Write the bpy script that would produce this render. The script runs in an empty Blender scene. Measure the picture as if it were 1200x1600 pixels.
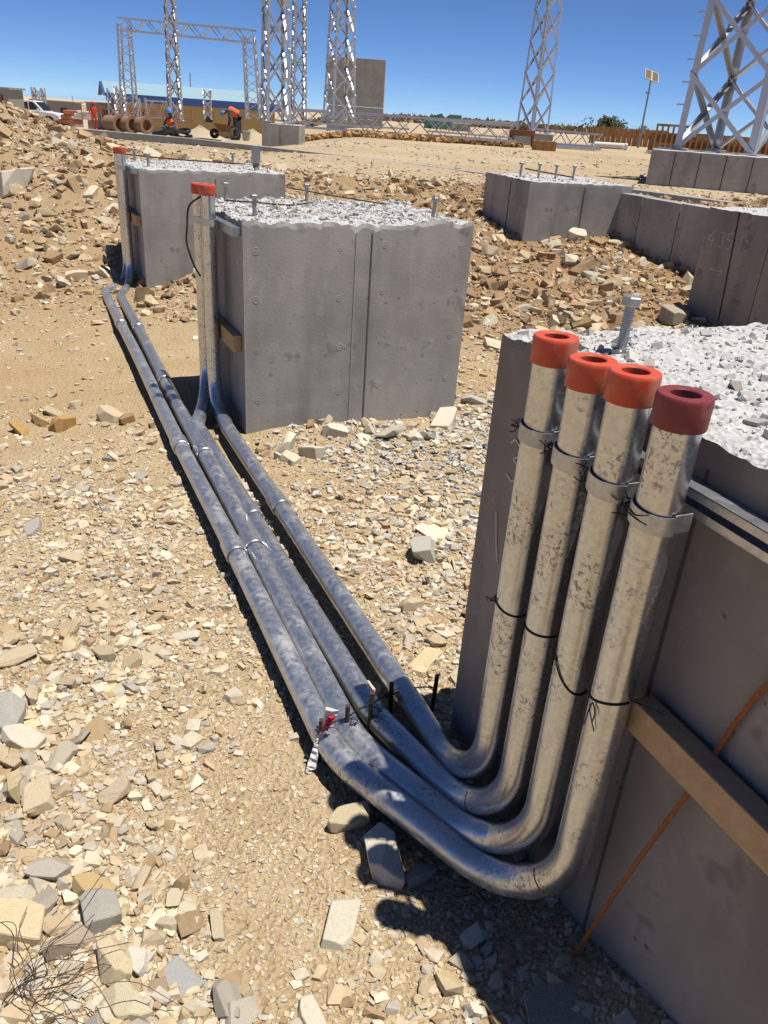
import bpy, bmesh, math, random
import numpy as np
from mathutils import Vector, Matrix
R_ = math.radians
random.seed(7); rng = np.random.default_rng(11)
scn = bpy.context.scene
col = scn.collection

# ------------------------------------------------------------------ camera
CAM_H = 1.6
PITCH, ROLL, FPX = R_(26.84), R_(4.016), 1226.34
_F = Vector((0, math.cos(PITCH), -math.sin(PITCH))); _R0 = Vector((1, 0, 0)); _U0 = _R0.cross(_F)
_R = _R0*math.cos(ROLL) + _U0*math.sin(ROLL); _U = _U0*math.cos(ROLL) - _R0*math.sin(ROLL)
cd = bpy.data.cameras.new('camera'); cam = bpy.data.objects.new('camera', cd); col.objects.link(cam)
cd.sensor_fit = 'VERTICAL'; cd.sensor_height = 32; cd.sensor_width = 24; cd.lens = FPX/1600*32
cd.clip_start = .05; cd.clip_end = 6000
m4 = Matrix((( _R.x, _U.x, -_F.x, 0), (_R.y, _U.y, -_F.y, 0), (_R.z, _U.z, -_F.z, CAM_H), (0, 0, 0, 1)))
cam.matrix_world = m4
scn.camera = cam
# ------------------------------------------------------------------ light
SUN_EL, SUN_AZ = R_(74.5), R_(100)           # azimuth clockwise from +Y
w = bpy.data.worlds.new('World'); scn.world = w; w.use_nodes = True
nt = w.node_tree; bg = nt.nodes['Background']
sk = nt.nodes.new('ShaderNodeTexSky'); sk.sky_type = 'NISHITA'; sk.sun_disc = False
sk.sun_elevation = SUN_EL; sk.sun_rotation = SUN_AZ; sk.altitude = 7500; sk.air_density = 1.0; sk.dust_density = 0; sk.ozone_density = 8.5
nt.links.new(sk.outputs[0], bg.inputs[0]); bg.inputs[1].default_value = .096
sd = bpy.data.lights.new('sun', 'SUN'); sun = bpy.data.objects.new('sun', sd); col.objects.link(sun)
sd.energy = 5.0; sd.angle = R_(.53); sd.color = (1, .95, .87)
sdir = Vector((math.sin(SUN_AZ)*math.cos(SUN_EL), math.cos(SUN_AZ)*math.cos(SUN_EL), math.sin(SUN_EL)))
sun.rotation_euler = sdir.to_track_quat('Z', 'Y').to_euler(); sun.location = sdir*30
scn.view_settings.view_transform = 'Standard'; scn.view_settings.look = 'None'
scn.view_settings.exposure = 0.3; scn.view_settings.gamma = 1; scn.view_settings.use_curve_mapping = False

cy = scn.cycles; cy.caustics_reflective = False; cy.caustics_refractive = False; cy.max_bounces = 5; cy.diffuse_bounces = 2; cy.glossy_bounces = 3; cy.transmission_bounces = 2
# ------------------------------------------------------------------ survey helpers (photo point -> place in the yard)
def ray(x, y): return _F + _R*((x-600)/FPX) + _U*((800-y)/FPX)
def gp(x, y, z=0.0):
    d = ray(x, y); return Vector((0, 0, CAM_H)) + d*((z-CAM_H)/d.z)
def at(x, y, Y):
    d = ray(x, y); return Vector((0, 0, CAM_H)) + d*(Y/d.y)
# ------------------------------------------------------------------ numpy noise
_T = rng.random((256, 256))
def vnoise(x, y):
    x = np.asarray(x, float); y = np.asarray(y, float)
    xi = np.floor(x).astype(int); yi = np.floor(y).astype(int); fx = x-xi; fy = y-yi
    fx = fx*fx*(3-2*fx); fy = fy*fy*(3-2*fy)
    g = lambda a, b: _T[a & 255, b & 255]
    return (g(xi, yi)*(1-fx)+g(xi+1, yi)*fx)*(1-fy)+(g(xi, yi+1)*(1-fx)+g(xi+1, yi+1)*fx)*fy
def fbm(x, y, o=4):
    s = 0; a = .5
    for i in range(o): s = s+a*(vnoise(x*2**i+17*i, y*2**i+31*i)-.5); a *= .5
    return s
def sst(a, b, x):
    t = np.clip((np.asarray(x, float)-a)/(b-a), 0, 1); return t*t*(3-2*t)
# blocks' main directions
NA = R_(24.33); E_ = np.array([-math.sin(NA), math.cos(NA)]); N_ = np.array([-math.cos(NA), -math.sin(NA)]); NP = np.array([.236, 1.756])
BA = .479
def terr_far(X, Y):
    L = sst(-.05, -.19, X/np.maximum(Y, 1))
    return .74 - (.034*np.clip(Y-17, 0, 90) + .017*np.clip(Y-107, 0, 1500))*L
def heap_amp(X, Y):
    return np.exp(-(((X+7.0)/2.0)**2+((Y-10.9)/2.7)**2)) + .24*np.exp(-(((X+3.9)/1.3)**2+((Y-10.2)/1.8)**2))
def terr(X, Y):
    X = np.asarray(X, float); Y = np.asarray(Y, float)
    t = sst(5.6, 11.8, Y+.05*X + .35*fbm(X*.9, Y*.9, 2))
    z = t*terr_far(X, np.maximum(Y, 0))
    hp = heap_amp(X, Y); z = z + 1.25*hp
    rough = .05 + .95*sst(5.2, 7.5, Y)*(1-sst(12.3, 13.6, Y)); rough = np.maximum(rough, np.clip(hp*3, 0, 1))
    z = z + rough*(.26*fbm(X*1.3+3, Y*1.3, 4)) + .022*fbm(X*3, Y*3, 3) + .012*fbm(X*11, Y*11, 3)*(1-sst(20, 40, Y))
    # small banks: beside the near footing, at the feet of the second and third footings
    q = (X-NP[0])*-E_[0] + (Y-NP[1])*-E_[1]; o = (X-NP[0])*N_[0] + (Y-NP[1])*N_[1]
    z = z + .09*np.exp(-(((q-.95)/.22)**2+((o-.02)/.22)**2)) - .045*np.exp(-(((q-.42)/.3)**2+((o-.18)/.16)**2))
    z = z + .05*np.exp(-(((X+.1)/.8)**2+((Y-4.05)/.22)**2)) + .16*np.exp(-(((X+1.5)/.5)**2+((Y-7.3)/.5)**2))
    return z
def tz(x, y): return float(terr(x, y))

# ------------------------------------------------------------------ node helpers
class NB:
    def __init__(s, name):
        s.m = bpy.data.materials.new(name); s.m.use_nodes = True; s.t = s.m.node_tree; s.p = s.t.nodes['Principled BSDF']
        s.tc = s.t.nodes.new('ShaderNodeTexCoord'); s.co = s.tc.outputs['Object']
    def n(s, ty, **k):
        x = s.t.nodes.new('ShaderNode'+ty)
        for a, b in k.items(): setattr(x, a, b)
        return x
    def l(s, a, b):
        if isinstance(a, (int, float, tuple)):
            b.default_value = a if not (isinstance(a, tuple) and len(a) == 3 and len(b.default_value) == 4) else (*a, 1)
        else: s.t.links.new(a, b)
    def map(s, sc=(1, 1, 1), co=None):
        x = s.n('Mapping'); s.l(co or s.co, x.inputs[0]); x.inputs['Scale'].default_value = sc; return x.outputs[0]
    def noise(s, sc, det=4, rough=.55, co=None, dist=0):
        x = s.n('TexNoise'); s.l(co or s.co, x.inputs['Vector']); x.inputs['Scale'].default_value = sc; x.inputs['Detail'].default_value = det
        x.inputs['Roughness'].default_value = rough; x.inputs['Distortion'].default_value = dist; return x.outputs[0]
    def vor(s, sc, co=None, out='Distance', feat='F1', rnd=1):
        x = s.n('TexVoronoi', feature=feat); s.l(co or s.co, x.inputs['Vector']); x.inputs['Scale'].default_value = sc; x.inputs['Randomness'].default_value = rnd; return x.outputs[out]
    def ramp(s, f, st):
        x = s.n('ValToRGB'); s.l(f, x.inputs[0]); e = x.color_ramp.elements
        while len(e) < len(st): e.new(.5)
        for i, (p, c) in enumerate(st):
            e[i].position = p; e[i].color = (c, c, c, 1) if isinstance(c, (int, float)) else (*c, 1)
        return x.outputs[0]
    def mix(s, f, a, b, mode='MIX'):
        x = s.n('Mix', data_type='RGBA', blend_type=mode); s.l(f, x.inputs[0]); s.l(a, x.inputs[6]); s.l(b, x.inputs[7]); return x.outputs[2]
    def math(s, op, a, b=0.):
        x = s.n('Math', operation=op); s.l(a, x.inputs[0]); s.l(b, x.inputs[1]); return x.outputs[0]
    def bump(s, h, st, d, nrm=None):
        x = s.n('Bump'); s.l(h, x.inputs['Height']); x.inputs['Strength'].default_value = st; x.inputs['Distance'].default_value = d
        if nrm: s.l(nrm, x.inputs['Normal'])
        return x.outputs[0]
    def out(s, c, rough=.8, metal=0., nrm=None, spec=None):
        s.l(c, s.p.inputs['Base Color']); s.l(rough, s.p.inputs['Roughness']); s.l(metal, s.p.inputs['Metallic'])
        if nrm: s.l(nrm, s.p.inputs['Normal'])
        if spec is not None: s.p.inputs['Specular IOR Level'].default_value = spec
        return s.m
M = {}
def simple(name, c, rough=.7, metal=0., var=.25, sc=8., bump=0.):
    b = NB(name); f = b.noise(sc, 5); c2 = tuple(x*(1-var) for x in c); c1 = tuple(min(1, x*(1+var*.6)) for x in c)
    k = b.mix(f, c2, c1); nr = b.bump(b.noise(sc*6, 4), .4, bump) if bump else None
    M[name] = b.out(k, rough, metal, nr, .3 if not metal else None); return M[name]
# soil
b = NB('soil')
big = b.noise(.55, 2); mid = b.noise(3.2, 3); fine = b.noise(38, 4, .7); gr2 = b.vor(75)
c = b.mix(b.ramp(mid, [(.3, 0.), (.7, 1.)]), (.375, .27, .15), (.475, .365, .225))
c = b.mix(b.ramp(big, [(.48, 0.), (.66, .75)]), c, (.39, .25, .115))
c = b.mix(b.ramp(fine, [(.3, .0), (.75, .5)]), c, (.54, .44, .30))
sep = b.n('SeparateXYZ'); b.l(b.co, sep.inputs[0])
slp = b.math('MULTIPLY', b.ramp(b.math('ADD', b.math('MULTIPLY', sep.outputs[1], .01), b.math('MULTIPLY', mid, .015)), [(.066, 0.), (.076, 1.), (.122, 1.), (.13, 0.)]), b.ramp(b.math('ADD', b.math('MULTIPLY', sep.outputs[0], .05), .5), [(.1, .55), (.42, .3), (.55, .85)]))
c = b.mix(slp, c, (.31, .19, .095))
far = b.ramp(b.math('MULTIPLY', sep.outputs[1], .01), [(.118, 0.), (.15, 1.)])
c = b.mix(far, c, b.mix(b.ramp(b.noise(.25, 3), [(.35, 0.), (.7, 1.)]), (.44, .335, .21), (.52, .42, .285)))
h = b.math('ADD', b.math('MULTIPLY', fine, .8), b.math('MULTIPLY', gr2, .6))
M['soil'] = b.out(c, .95, 0., b.bump(h, 1., .02), .1)
# stone: colour from a per-stone attribute (gravel) or per-object random value (single stones)
def stone_mat(name, attr):
    b = NB(name)
    if attr:
        a = b.n('Attribute', attribute_name='Col'); base = a.outputs['Color']
    else:
        oi = b.n('ObjectInfo'); base = b.mix(1., oi.outputs['Color'], (1., 1., 1.), 'MULTIPLY')
    f = b.noise(22, 3, .65); g = b.noise(5, 2)
    c = b.mix(1., base, b.ramp(f, [(.25, (.80, .78, .74)), (.75, (1.14, 1.13, 1.1))]), 'MULTIPLY')
    c = b.mix(b.ramp(g, [(.5, 0.), (.72, .35)]), c, (.47, .34, .19))
    M[name] = b.out(c, .9, 0., b.bump(f, .6, .006), .2)
stone_mat('stone', False); stone_mat('gravel', True)
# concrete
def concrete(name, c0, c1, stain=.5, por=True):
    b = NB(name)
    cl = b.noise(2.2, 3, .6); st = b.noise(1., 3, .6, b.map((5, 5, .9)))
    c = b.mix(b.ramp(cl, [(.3, 0.), (.7, 1.)]), c0, c1)
    c = b.mix(b.ramp(st, [(.50, 0.), (.72, stain)]), c, tuple(x*.6 for x in c0))
    c = b.mix(b.ramp(b.noise(9, 3, .7), [(.55, 0.), (.8, .35)]), c, tuple(min(1, x*1.35) for x in c1))
    hh = b.noise(60, 2, .6); nr = b.bump(hh, .25, .004)
    if por:
        c = b.mix(b.ramp(b.noise(4.5, 3, .7), [(.60, 0.), (.66, .55)]), c, tuple(x*.5 for x in c0)); v = b.vor(17); msk = b.noise(3.3, 1); thr = b.math('ADD', v, b.math('MULTIPLY', b.ramp(msk, [(.36, 1.), (.58, 0.)]), .3))
        p = b.ramp(thr, [(.08, 1.), (.12, 0.)]); c = b.mix(b.math('MULTIPLY', p, .75), c, (.10, .09, .08)); nr = b.bump(p, -.5, .004, nr)
    M[name] = b.out(c, .85, 0., nr, .25)
concrete('concrete', (.29, .275, .258), (.42, .40, .375), .45)
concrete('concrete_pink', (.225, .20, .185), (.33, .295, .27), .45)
concrete('concrete_far', (.30, .285, .27), (.37, .352, .33), .3, False)
b = NB('broken_concrete'); f = b.noise(45, 6, .7); v = b.vor(55, out='Color')
c = b.mix(b.ramp(f, [(.3, 0.), (.65, 1.)]), (.36, .355, .35), (.60, .59, .575)); c = b.mix(b.ramp(v, [(.82, 0.), (.92, .5)]), c, (.22, .22, .225))
M['broken_concrete'] = b.out(c, .9, 0., b.bump(b.math('ADD', f, b.vor(90)), .8, .009), .2)
# galvanised conduit: zinc with dust and scuffs
def galv(name, dust, dark, base=(.62, .635, .66), rough=(.27, .5), lying=False):
    b = NB(name); oi = b.n('ObjectInfo'); va = b.n('VectorMath', operation='ADD'); b.l(b.co, va.inputs[0]); b.l(b.math('MULTIPLY', oi.outputs['Random'], 37.), va.inputs[1]); raw = b.co; b.co = va.outputs[0]; f = b.noise(7, 5, .65); g = b.noise(42, 4, .7); sx = b.noise(1, 5, .7, b.map((60, 60, 6)))
    zinc = b.mix(b.ramp(b.vor(120, out='Color'), [(.2, 0.), (.8, 1.)]), tuple(x*.86 for x in base), base)
    sc = b.ramp(b.math('MULTIPLY', b.ramp(b.noise(8, 3), [(.48, 0.), (.62, 1.)]), b.ramp(b.noise(95, 5, .8), [(.53, 0.), (.57, 1.)])), [(.0, 0.), (1., dark)])
    zinc = b.mix(sc, zinc, (.10, .095, .09))
    dm = b.math('MULTIPLY', b.ramp(b.math('ADD', b.math('MULTIPLY', f, .8), b.math('MULTIPLY', g, .25)), [(.55, .03), (.66, 1.)]), dust)
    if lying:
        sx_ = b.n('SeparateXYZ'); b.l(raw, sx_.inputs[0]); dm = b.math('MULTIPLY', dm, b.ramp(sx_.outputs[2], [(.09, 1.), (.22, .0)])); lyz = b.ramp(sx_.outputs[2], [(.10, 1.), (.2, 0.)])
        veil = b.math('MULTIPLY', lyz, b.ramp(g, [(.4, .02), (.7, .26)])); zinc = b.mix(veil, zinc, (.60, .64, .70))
    c = b.mix(dm, zinc, (.46, .40, .31))
    met = b.math('SUBTRACT', 1., b.math('MAXIMUM', dm, b.math('MULTIPLY', sc, .8)))
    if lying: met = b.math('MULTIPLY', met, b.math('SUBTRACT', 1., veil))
    ro = b.math('ADD', b.math('MULTIPLY', g, rough[1]-rough[0]), b.math('ADD', rough[0], b.math('MULTIPLY', dm, .35)))
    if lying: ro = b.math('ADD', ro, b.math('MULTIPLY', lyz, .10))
    M[name] = b.out(c, ro, b.math('MULTIPLY', met, .93), b.bump(b.math('ADD', g, sx), .12, .002))
galv('galvanised', .42, .8, (.60, .615, .645), (.2, .32), True); galv('strap_steel', .25, .3, (.50, .52, .55), (.3, .5)); galv('tower_steel', .1, .15, (.60, .61, .63), (.36, .55))
galv('bolt_steel', .3, .4, (.42, .42, .42), (.4, .6))
b = NB('orange_cap'); f = b.noise(20, 5); g = b.noise(6, 4)
c = b.mix(b.ramp(g, [(.5, 0.), (.8, .45)]), (.55, .075, .03), (.58, .16, .09)); c = b.mix(b.ramp(f, [(.5, 0.), (.72, .5)]), c, (.46, .30, .21))
M['orange_cap'] = b.out(c, .45, 0., b.bump(f, .1, .002), .4)
b = NB('maroon_cap'); f = b.noise(20, 5); g = b.noise(6, 4)
c = b.mix(b.ramp(g, [(.45, 0.), (.8, .6)]), (.19, .03, .03), (.27, .075, .065)); c = b.mix(b.ramp(f, [(.62, 0.), (.8, .4)]), c, (.42, .3, .25))
M['maroon_cap'] = b.out(c, .5, 0., b.bump(f, .1, .002), .4)
b = NB('timber'); gr = b.noise(1, 6, .6, b.map((3, 40, 40))); f = b.noise(6, 4)
c = b.mix(gr, (.34, .21, .10), (.58, .42, .25)); c = b.mix(b.ramp(f, [(.55, 0.), (.75, .6)]), c, (.42, .38, .33))
M['timber'] = b.out(c, .8, 0., b.bump(gr, .3, .003), .2)
simple('black_wire', (.025, .022, .02), .6, .3, .4, 30); simple('rebar', (.09, .05, .035), .75, .4, .5, 60, .001)
simple('rust_cable', (.36, .13, .05), .7, .45, .45, 80, .001); simple('rust_brown', (.26, .12, .06), .85, 0, .4, 3)
simple('red_plastic', (.55, .02, .06), .35, 0, .2, 20); simple('clear_plastic', (.72, .68, .64), .25, 0, .3, 30)
simple('joint_line', (.13, .12, .11), .9, 0, .4, 30); simple('joint_pale', (.42, .40, .37), .9, 0, .3, 30)
simple('chalk', (.55, .53, .5), .95, 0, .2, 60); simple('dry_stem', (.10, .065, .04), .8, 0, .3, 20)
simple('orange_vest', (.75, .15, .03), .8, 0, .15, 10); simple('coverall', (.10, .105, .14), .9, 0, .3, 8); simple('red_coverall', (.62, .045, .02), .85, 0, .25, 8)
simple('helmet_blue', (.06, .20, .55), .35, 0, .1); simple('helmet_red', (.5, .03, .02), .35, 0, .1); simple('skin', (.12, .065, .045), .6, 0, .1); simple('glove', (.55, .52, .48), .9, 0, .2)
simple('roof_blue', (.27, .40, .46), .5, 0, .08, 2); simple('fascia_blue', (.035, .09, .27), .5, 0, .1); simple('wall_ochre', (.50, .36, .17), .9, 0, .12, 2); simple('window_dark', (.03, .032, .035), .2, 0, .1)
simple('truck_white', (.80, .80, .80), .25, 0, .03); simple('glass_dark', (.02, .025, .03), .08, 0, .1); simple('tyre', (.02, .02, .02), .85, 0, .2); simple('lamp_red', (.4, .02, .02), .3); simple('lamp_clear', (.7, .7, .72), .15)
simple('container_grey', (.30, .29, .27), .7, 0, .15, 2); simple('mesh_orange', (.45, .17, .09), .8, 0, .15, 4); simple('culvert', (.27, .17, .11), .9, 0, .25, 2); simple('black_pipe', (.022, .022, .024), .5, 0, .3, 5)
simple('white_paint', (.75, .75, .73), .5, 0, .08, 3); simple('crate_wood', (.36, .19, .08), .85, 0, .3, 4); simple('machine_green', (.10, .22, .19), .6, 0, .25, 4)
simple('panel_cell', (.17, .11, .06), .3, .3, .2, 3); simple('pole_grey', (.30, .31, .32), .5, .5, .1); simple('bucket_grey', (.48, .47, .44), .8, 0, .2, 6)
simple('bush', (.075, .085, .035), .9, 0, .4, 6); simple('bush_brown', (.24, .19, .12), .9, 0, .4, 6); simple('bark', (.10, .075, .05), .9, 0, .3, 6)

# ------------------------------------------------------------------ mesh helpers
class MB:
    def __init__(s): s.v = []; s.f = []
    def add(s, v, f):
        o = len(s.v); s.v += [tuple(x) for x in v]; s.f += [tuple(i+o for i in q) for q in f]; return s
    def box(s, c, d, ax=None):
        c = Vector(c); X, Y, Z = ax or (Vector((1, 0, 0)), Vector((0, 1, 0)), Vector((0, 0, 1)))
        P = [c+X*(d[0]/2*i)+Y*(d[1]/2*j)+Z*(d[2]/2*k) for k in (-1, 1) for j in (-1, 1) for i in (-1, 1)]
        return s.add(P, [(0, 2, 3, 1), (4, 5, 7, 6), (0, 1, 5, 4), (2, 6, 7, 3), (0, 4, 6, 2), (1, 3, 7, 5)])
    def bar(s, a, b_, wd, th, up=(0, 0, 1)):
        a = Vector(a); b_ = Vector(b_); d = (b_-a); L = d.length; d.normalize(); u = Vector(up)
        if abs(d.dot(u)) > .98: u = Vector((1, 0, 0))
        y = u.cross(d).normalized(); z = d.cross(y)
        return s.box((a+b_)/2, (L, wd, th), (d, y, z))
    def angle(s, a, b_, wd, th, nrm):
        """steel angle: one leg flat on the face whose outward normal is nrm, the other standing off it"""
        a = Vector(a); b_ = Vector(b_); d = (b_-a); L = d.length; d.normalize(); n = Vector(nrm); n = (n-d*n.dot(d)).normalized(); y = n.cross(d)
        m_ = (a+b_)/2
        s.box(m_, (L, wd, th), (d, y, n)); return s.box(m_-n*(wd/2+th/2)+y*(wd/2-th/2), (L, th, wd), (d, y, n))
    def tube(s, pts, r, seg=8, cap=True):
        pts = [Vector(p) for p in pts]; n = len(pts); rr = r if isinstance(r, (list, tuple)) else [r]*n
        T = []
        for i in range(n):
            t = (pts[min(i+1, n-1)]-pts[max(i-1, 0)]); T.append(t.normalized())
        u = Vector((0, 0, 1)) if abs(T[0].z) < .9 else Vector((1, 0, 0)); u = (u-T[0]*u.dot(T[0])).normalized()
        V = []; o = len(s.v)
        for i in range(n):
            u = (u-T[i]*u.dot(T[i])).normalized(); w_ = T[i].cross(u)
            for k in range(seg):
                a = 2*math.pi*k/seg; V.append(pts[i]+(u*math.cos(a)+w_*math.sin(a))*rr[i])
        F_ = [(i*seg+k, i*seg+(k+1) % seg, (i+1)*seg+(k+1) % seg, (i+1)*seg+k) for i in range(n-1) for k in range(seg)]
        if cap: F_ += [tuple(range(seg-1, -1, -1)), tuple((n-1)*seg+k for k in range(seg))]
        return s.add(V, F_)
    def lathe(s, prof, seg=24, c=(0, 0, 0), ax=None):
        c = Vector(c); X, Y, Z = ax or (Vector((1, 0, 0)), Vector((0, 1, 0)), Vector((0, 0, 1)))
        V = [c+(X*math.cos(2*math.pi*k/seg)+Y*math.sin(2*math.pi*k/seg))*r+Z*z for r, z in prof for k in range(seg)]; n = len(prof)
        return s.add(V, [(i*seg+k, i*seg+(k+1) % seg, (i+1)*seg+(k+1) % seg, (i+1)*seg+k) for i in range(n-1) for k in range(seg)])
    def prism(s, poly, y0, y1, ax=None, c=(0, 0, 0)):
        """polygon in local x,z extruded along local y"""
        c = Vector(c); X, Y, Z = ax or (Vector((1, 0, 0)), Vector((0, 1, 0)), Vector((0, 0, 1))); n = len(poly)
        V = [c+X*p[0]+Z*p[1]+Y*y for y in (y0, y1) for p in poly]
        return s.add(V, [tuple(range(n)), tuple(range(2*n-1, n-1, -1))]+[(i, i+n, (i+1) % n+n, (i+1) % n) for i in range(n)])
    def build(s, name, mat, parent=None, smooth=False, bevel=0.):
        me = bpy.data.meshes.new(name); off = Vector((0, 0, 0)); p = parent
        while p is not None: off += p.location; p = p.parent
        me.from_pydata([tuple(Vector(v)-off) for v in s.v], [], s.f)
        bm = bmesh.new(); bm.from_mesh(me); bmesh.ops.recalc_face_normals(bm, faces=bm.faces)
        if bevel:
            bmesh.ops.remove_doubles(bm, verts=bm.verts, dist=1e-5)
            bmesh.ops.bevel(bm, geom=[e for e in bm.edges if len(e.link_faces) == 2 and e.calc_face_angle(0) > .5], offset=bevel, segments=2, affect='EDGES', profile=.6)
        bm.to_mesh(me); bm.free()
        me.materials.append(M[mat])
        if smooth:
            me.polygons.foreach_set('use_smooth', [True]*len(me.polygons)); me.set_sharp_from_angle(angle=R_(38))
        o = bpy.data.objects.new(name, me); col.objects.link(o)
        if parent is not None: o.parent = parent
        return o
def tag(o, label=None, cat=None, group=None, kind=None):
    if cat and not kind: kind = 'thing'
    for k, v in (('label', label), ('category', cat), ('group', group), ('kind', kind)):
        if v: o[k] = v
    return o
def thing(name, loc, label, cat, group=None):
    o = bpy.data.objects.new(name, None); col.objects.link(o); o.location = loc; o.empty_display_size = .1
    return tag(o, label, cat, group)
def fillet(pts, rad, seg=10):
    pts = [Vector(p) for p in pts]; out = [pts[0]]
    for i in range(1, len(pts)-1):
        a, p, c_ = pts[i-1], pts[i], pts[i+1]; d1 = (a-p); d2 = (c_-p); r = rad[i-1] if isinstance(rad, list) else rad
        ang = d1.angle(d2); t = min(r/math.tan(ang/2), d1.length*.49 if i > 1 else d1.length*.95, d2.length*.9)
        r = t*math.tan(ang/2); d1.normalize(); d2.normalize(); q = (d1+d2).normalized(); ce = p+q*(r/math.sin(ang/2))
        s0 = p+d1*t-ce; s1 = p+d2*t-ce; th = s0.angle(s1); ax = s0.cross(s1).normalized()
        n = max(3, int(seg*th/1.5)+1)
        for k in range(n+1): out.append(ce+Matrix.Rotation(th*k/n, 3, ax) @ s0)
    out.append(pts[-1]); return out
def catmull(pts, n=8):
    P = [Vector(p) for p in pts]; P = [P[0]*2-P[1]]+P+[P[-1]*2-P[-2]]; out = []
    for i in range(1, len(P)-2):
        for k in range(n):
            t = k/n; a, b_, c_, d = P[i-1:i+3]
            out.append(.5*((2*b_)+(c_-a)*t+(2*a-5*b_+4*c_-d)*t*t+(3*b_-a-3*c_+d)*t**3))
    out.append(P[-2]); return out

# ------------------------------------------------------------------ ground: one sheet to the horizon
def make_ground():
    A = np.concatenate([np.linspace(-180, -48, 36)[:-1], np.linspace(-48, 48, 400), np.linspace(48, 180, 36)[1:]]); A = np.radians(A[:-1])
    Rr = np.concatenate([np.geomspace(.25, .62, 12)[:-1], np.geomspace(.62, 45, 440), np.geomspace(48, 4500, 40)])
    a, r = np.meshgrid(A, Rr); X = r*np.sin(a); Y = r*np.cos(a); Z = terr(X, Y)
    Z[-1] = Z[-1]-2
    V = np.stack([X, Y, Z], -1).reshape(-1, 3); na = len(A); nr = len(Rr)
    i = np.arange(nr-1)[:, None]*na; j = np.arange(na)[None]; j2 = (j+1) % na
    Fq = np.stack([i+j, i+j2, i+na+j2, i+na+j], -1).reshape(-1, 4)[:, ::-1]
    V = np.vstack([V, [[0, 0, float(terr(0, 0))]]]); ce = len(V)-1
    me = bpy.data.meshes.new('ground'); tri = [(k, (k+1) % na, ce) for k in range(na)]
    nf = len(Fq); me.vertices.add(len(V)); me.vertices.foreach_set('co', V.ravel())
    loops = np.concatenate([Fq.ravel(), np.array(tri)[:, ::-1].ravel()]); me.loops.add(len(loops)); me.loops.foreach_set('vertex_index', loops.astype(np.int32))
    st = np.concatenate([np.arange(nf)*4, nf*4+np.arange(na)*3]); tot = np.concatenate([np.full(nf, 4), np.full(na, 3)])
    me.polygons.add(len(st)); me.polygons.foreach_set('loop_start', st.astype(np.int32)); me.update(calc_edges=True)
    me.polygons.foreach_set('use_smooth', [True]*len(me.polygons)); me.materials.append(M['soil'])
    o = bpy.data.objects.new('ground', me); col.objects.link(o); o['kind'] = 'structure'
make_ground()

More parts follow.
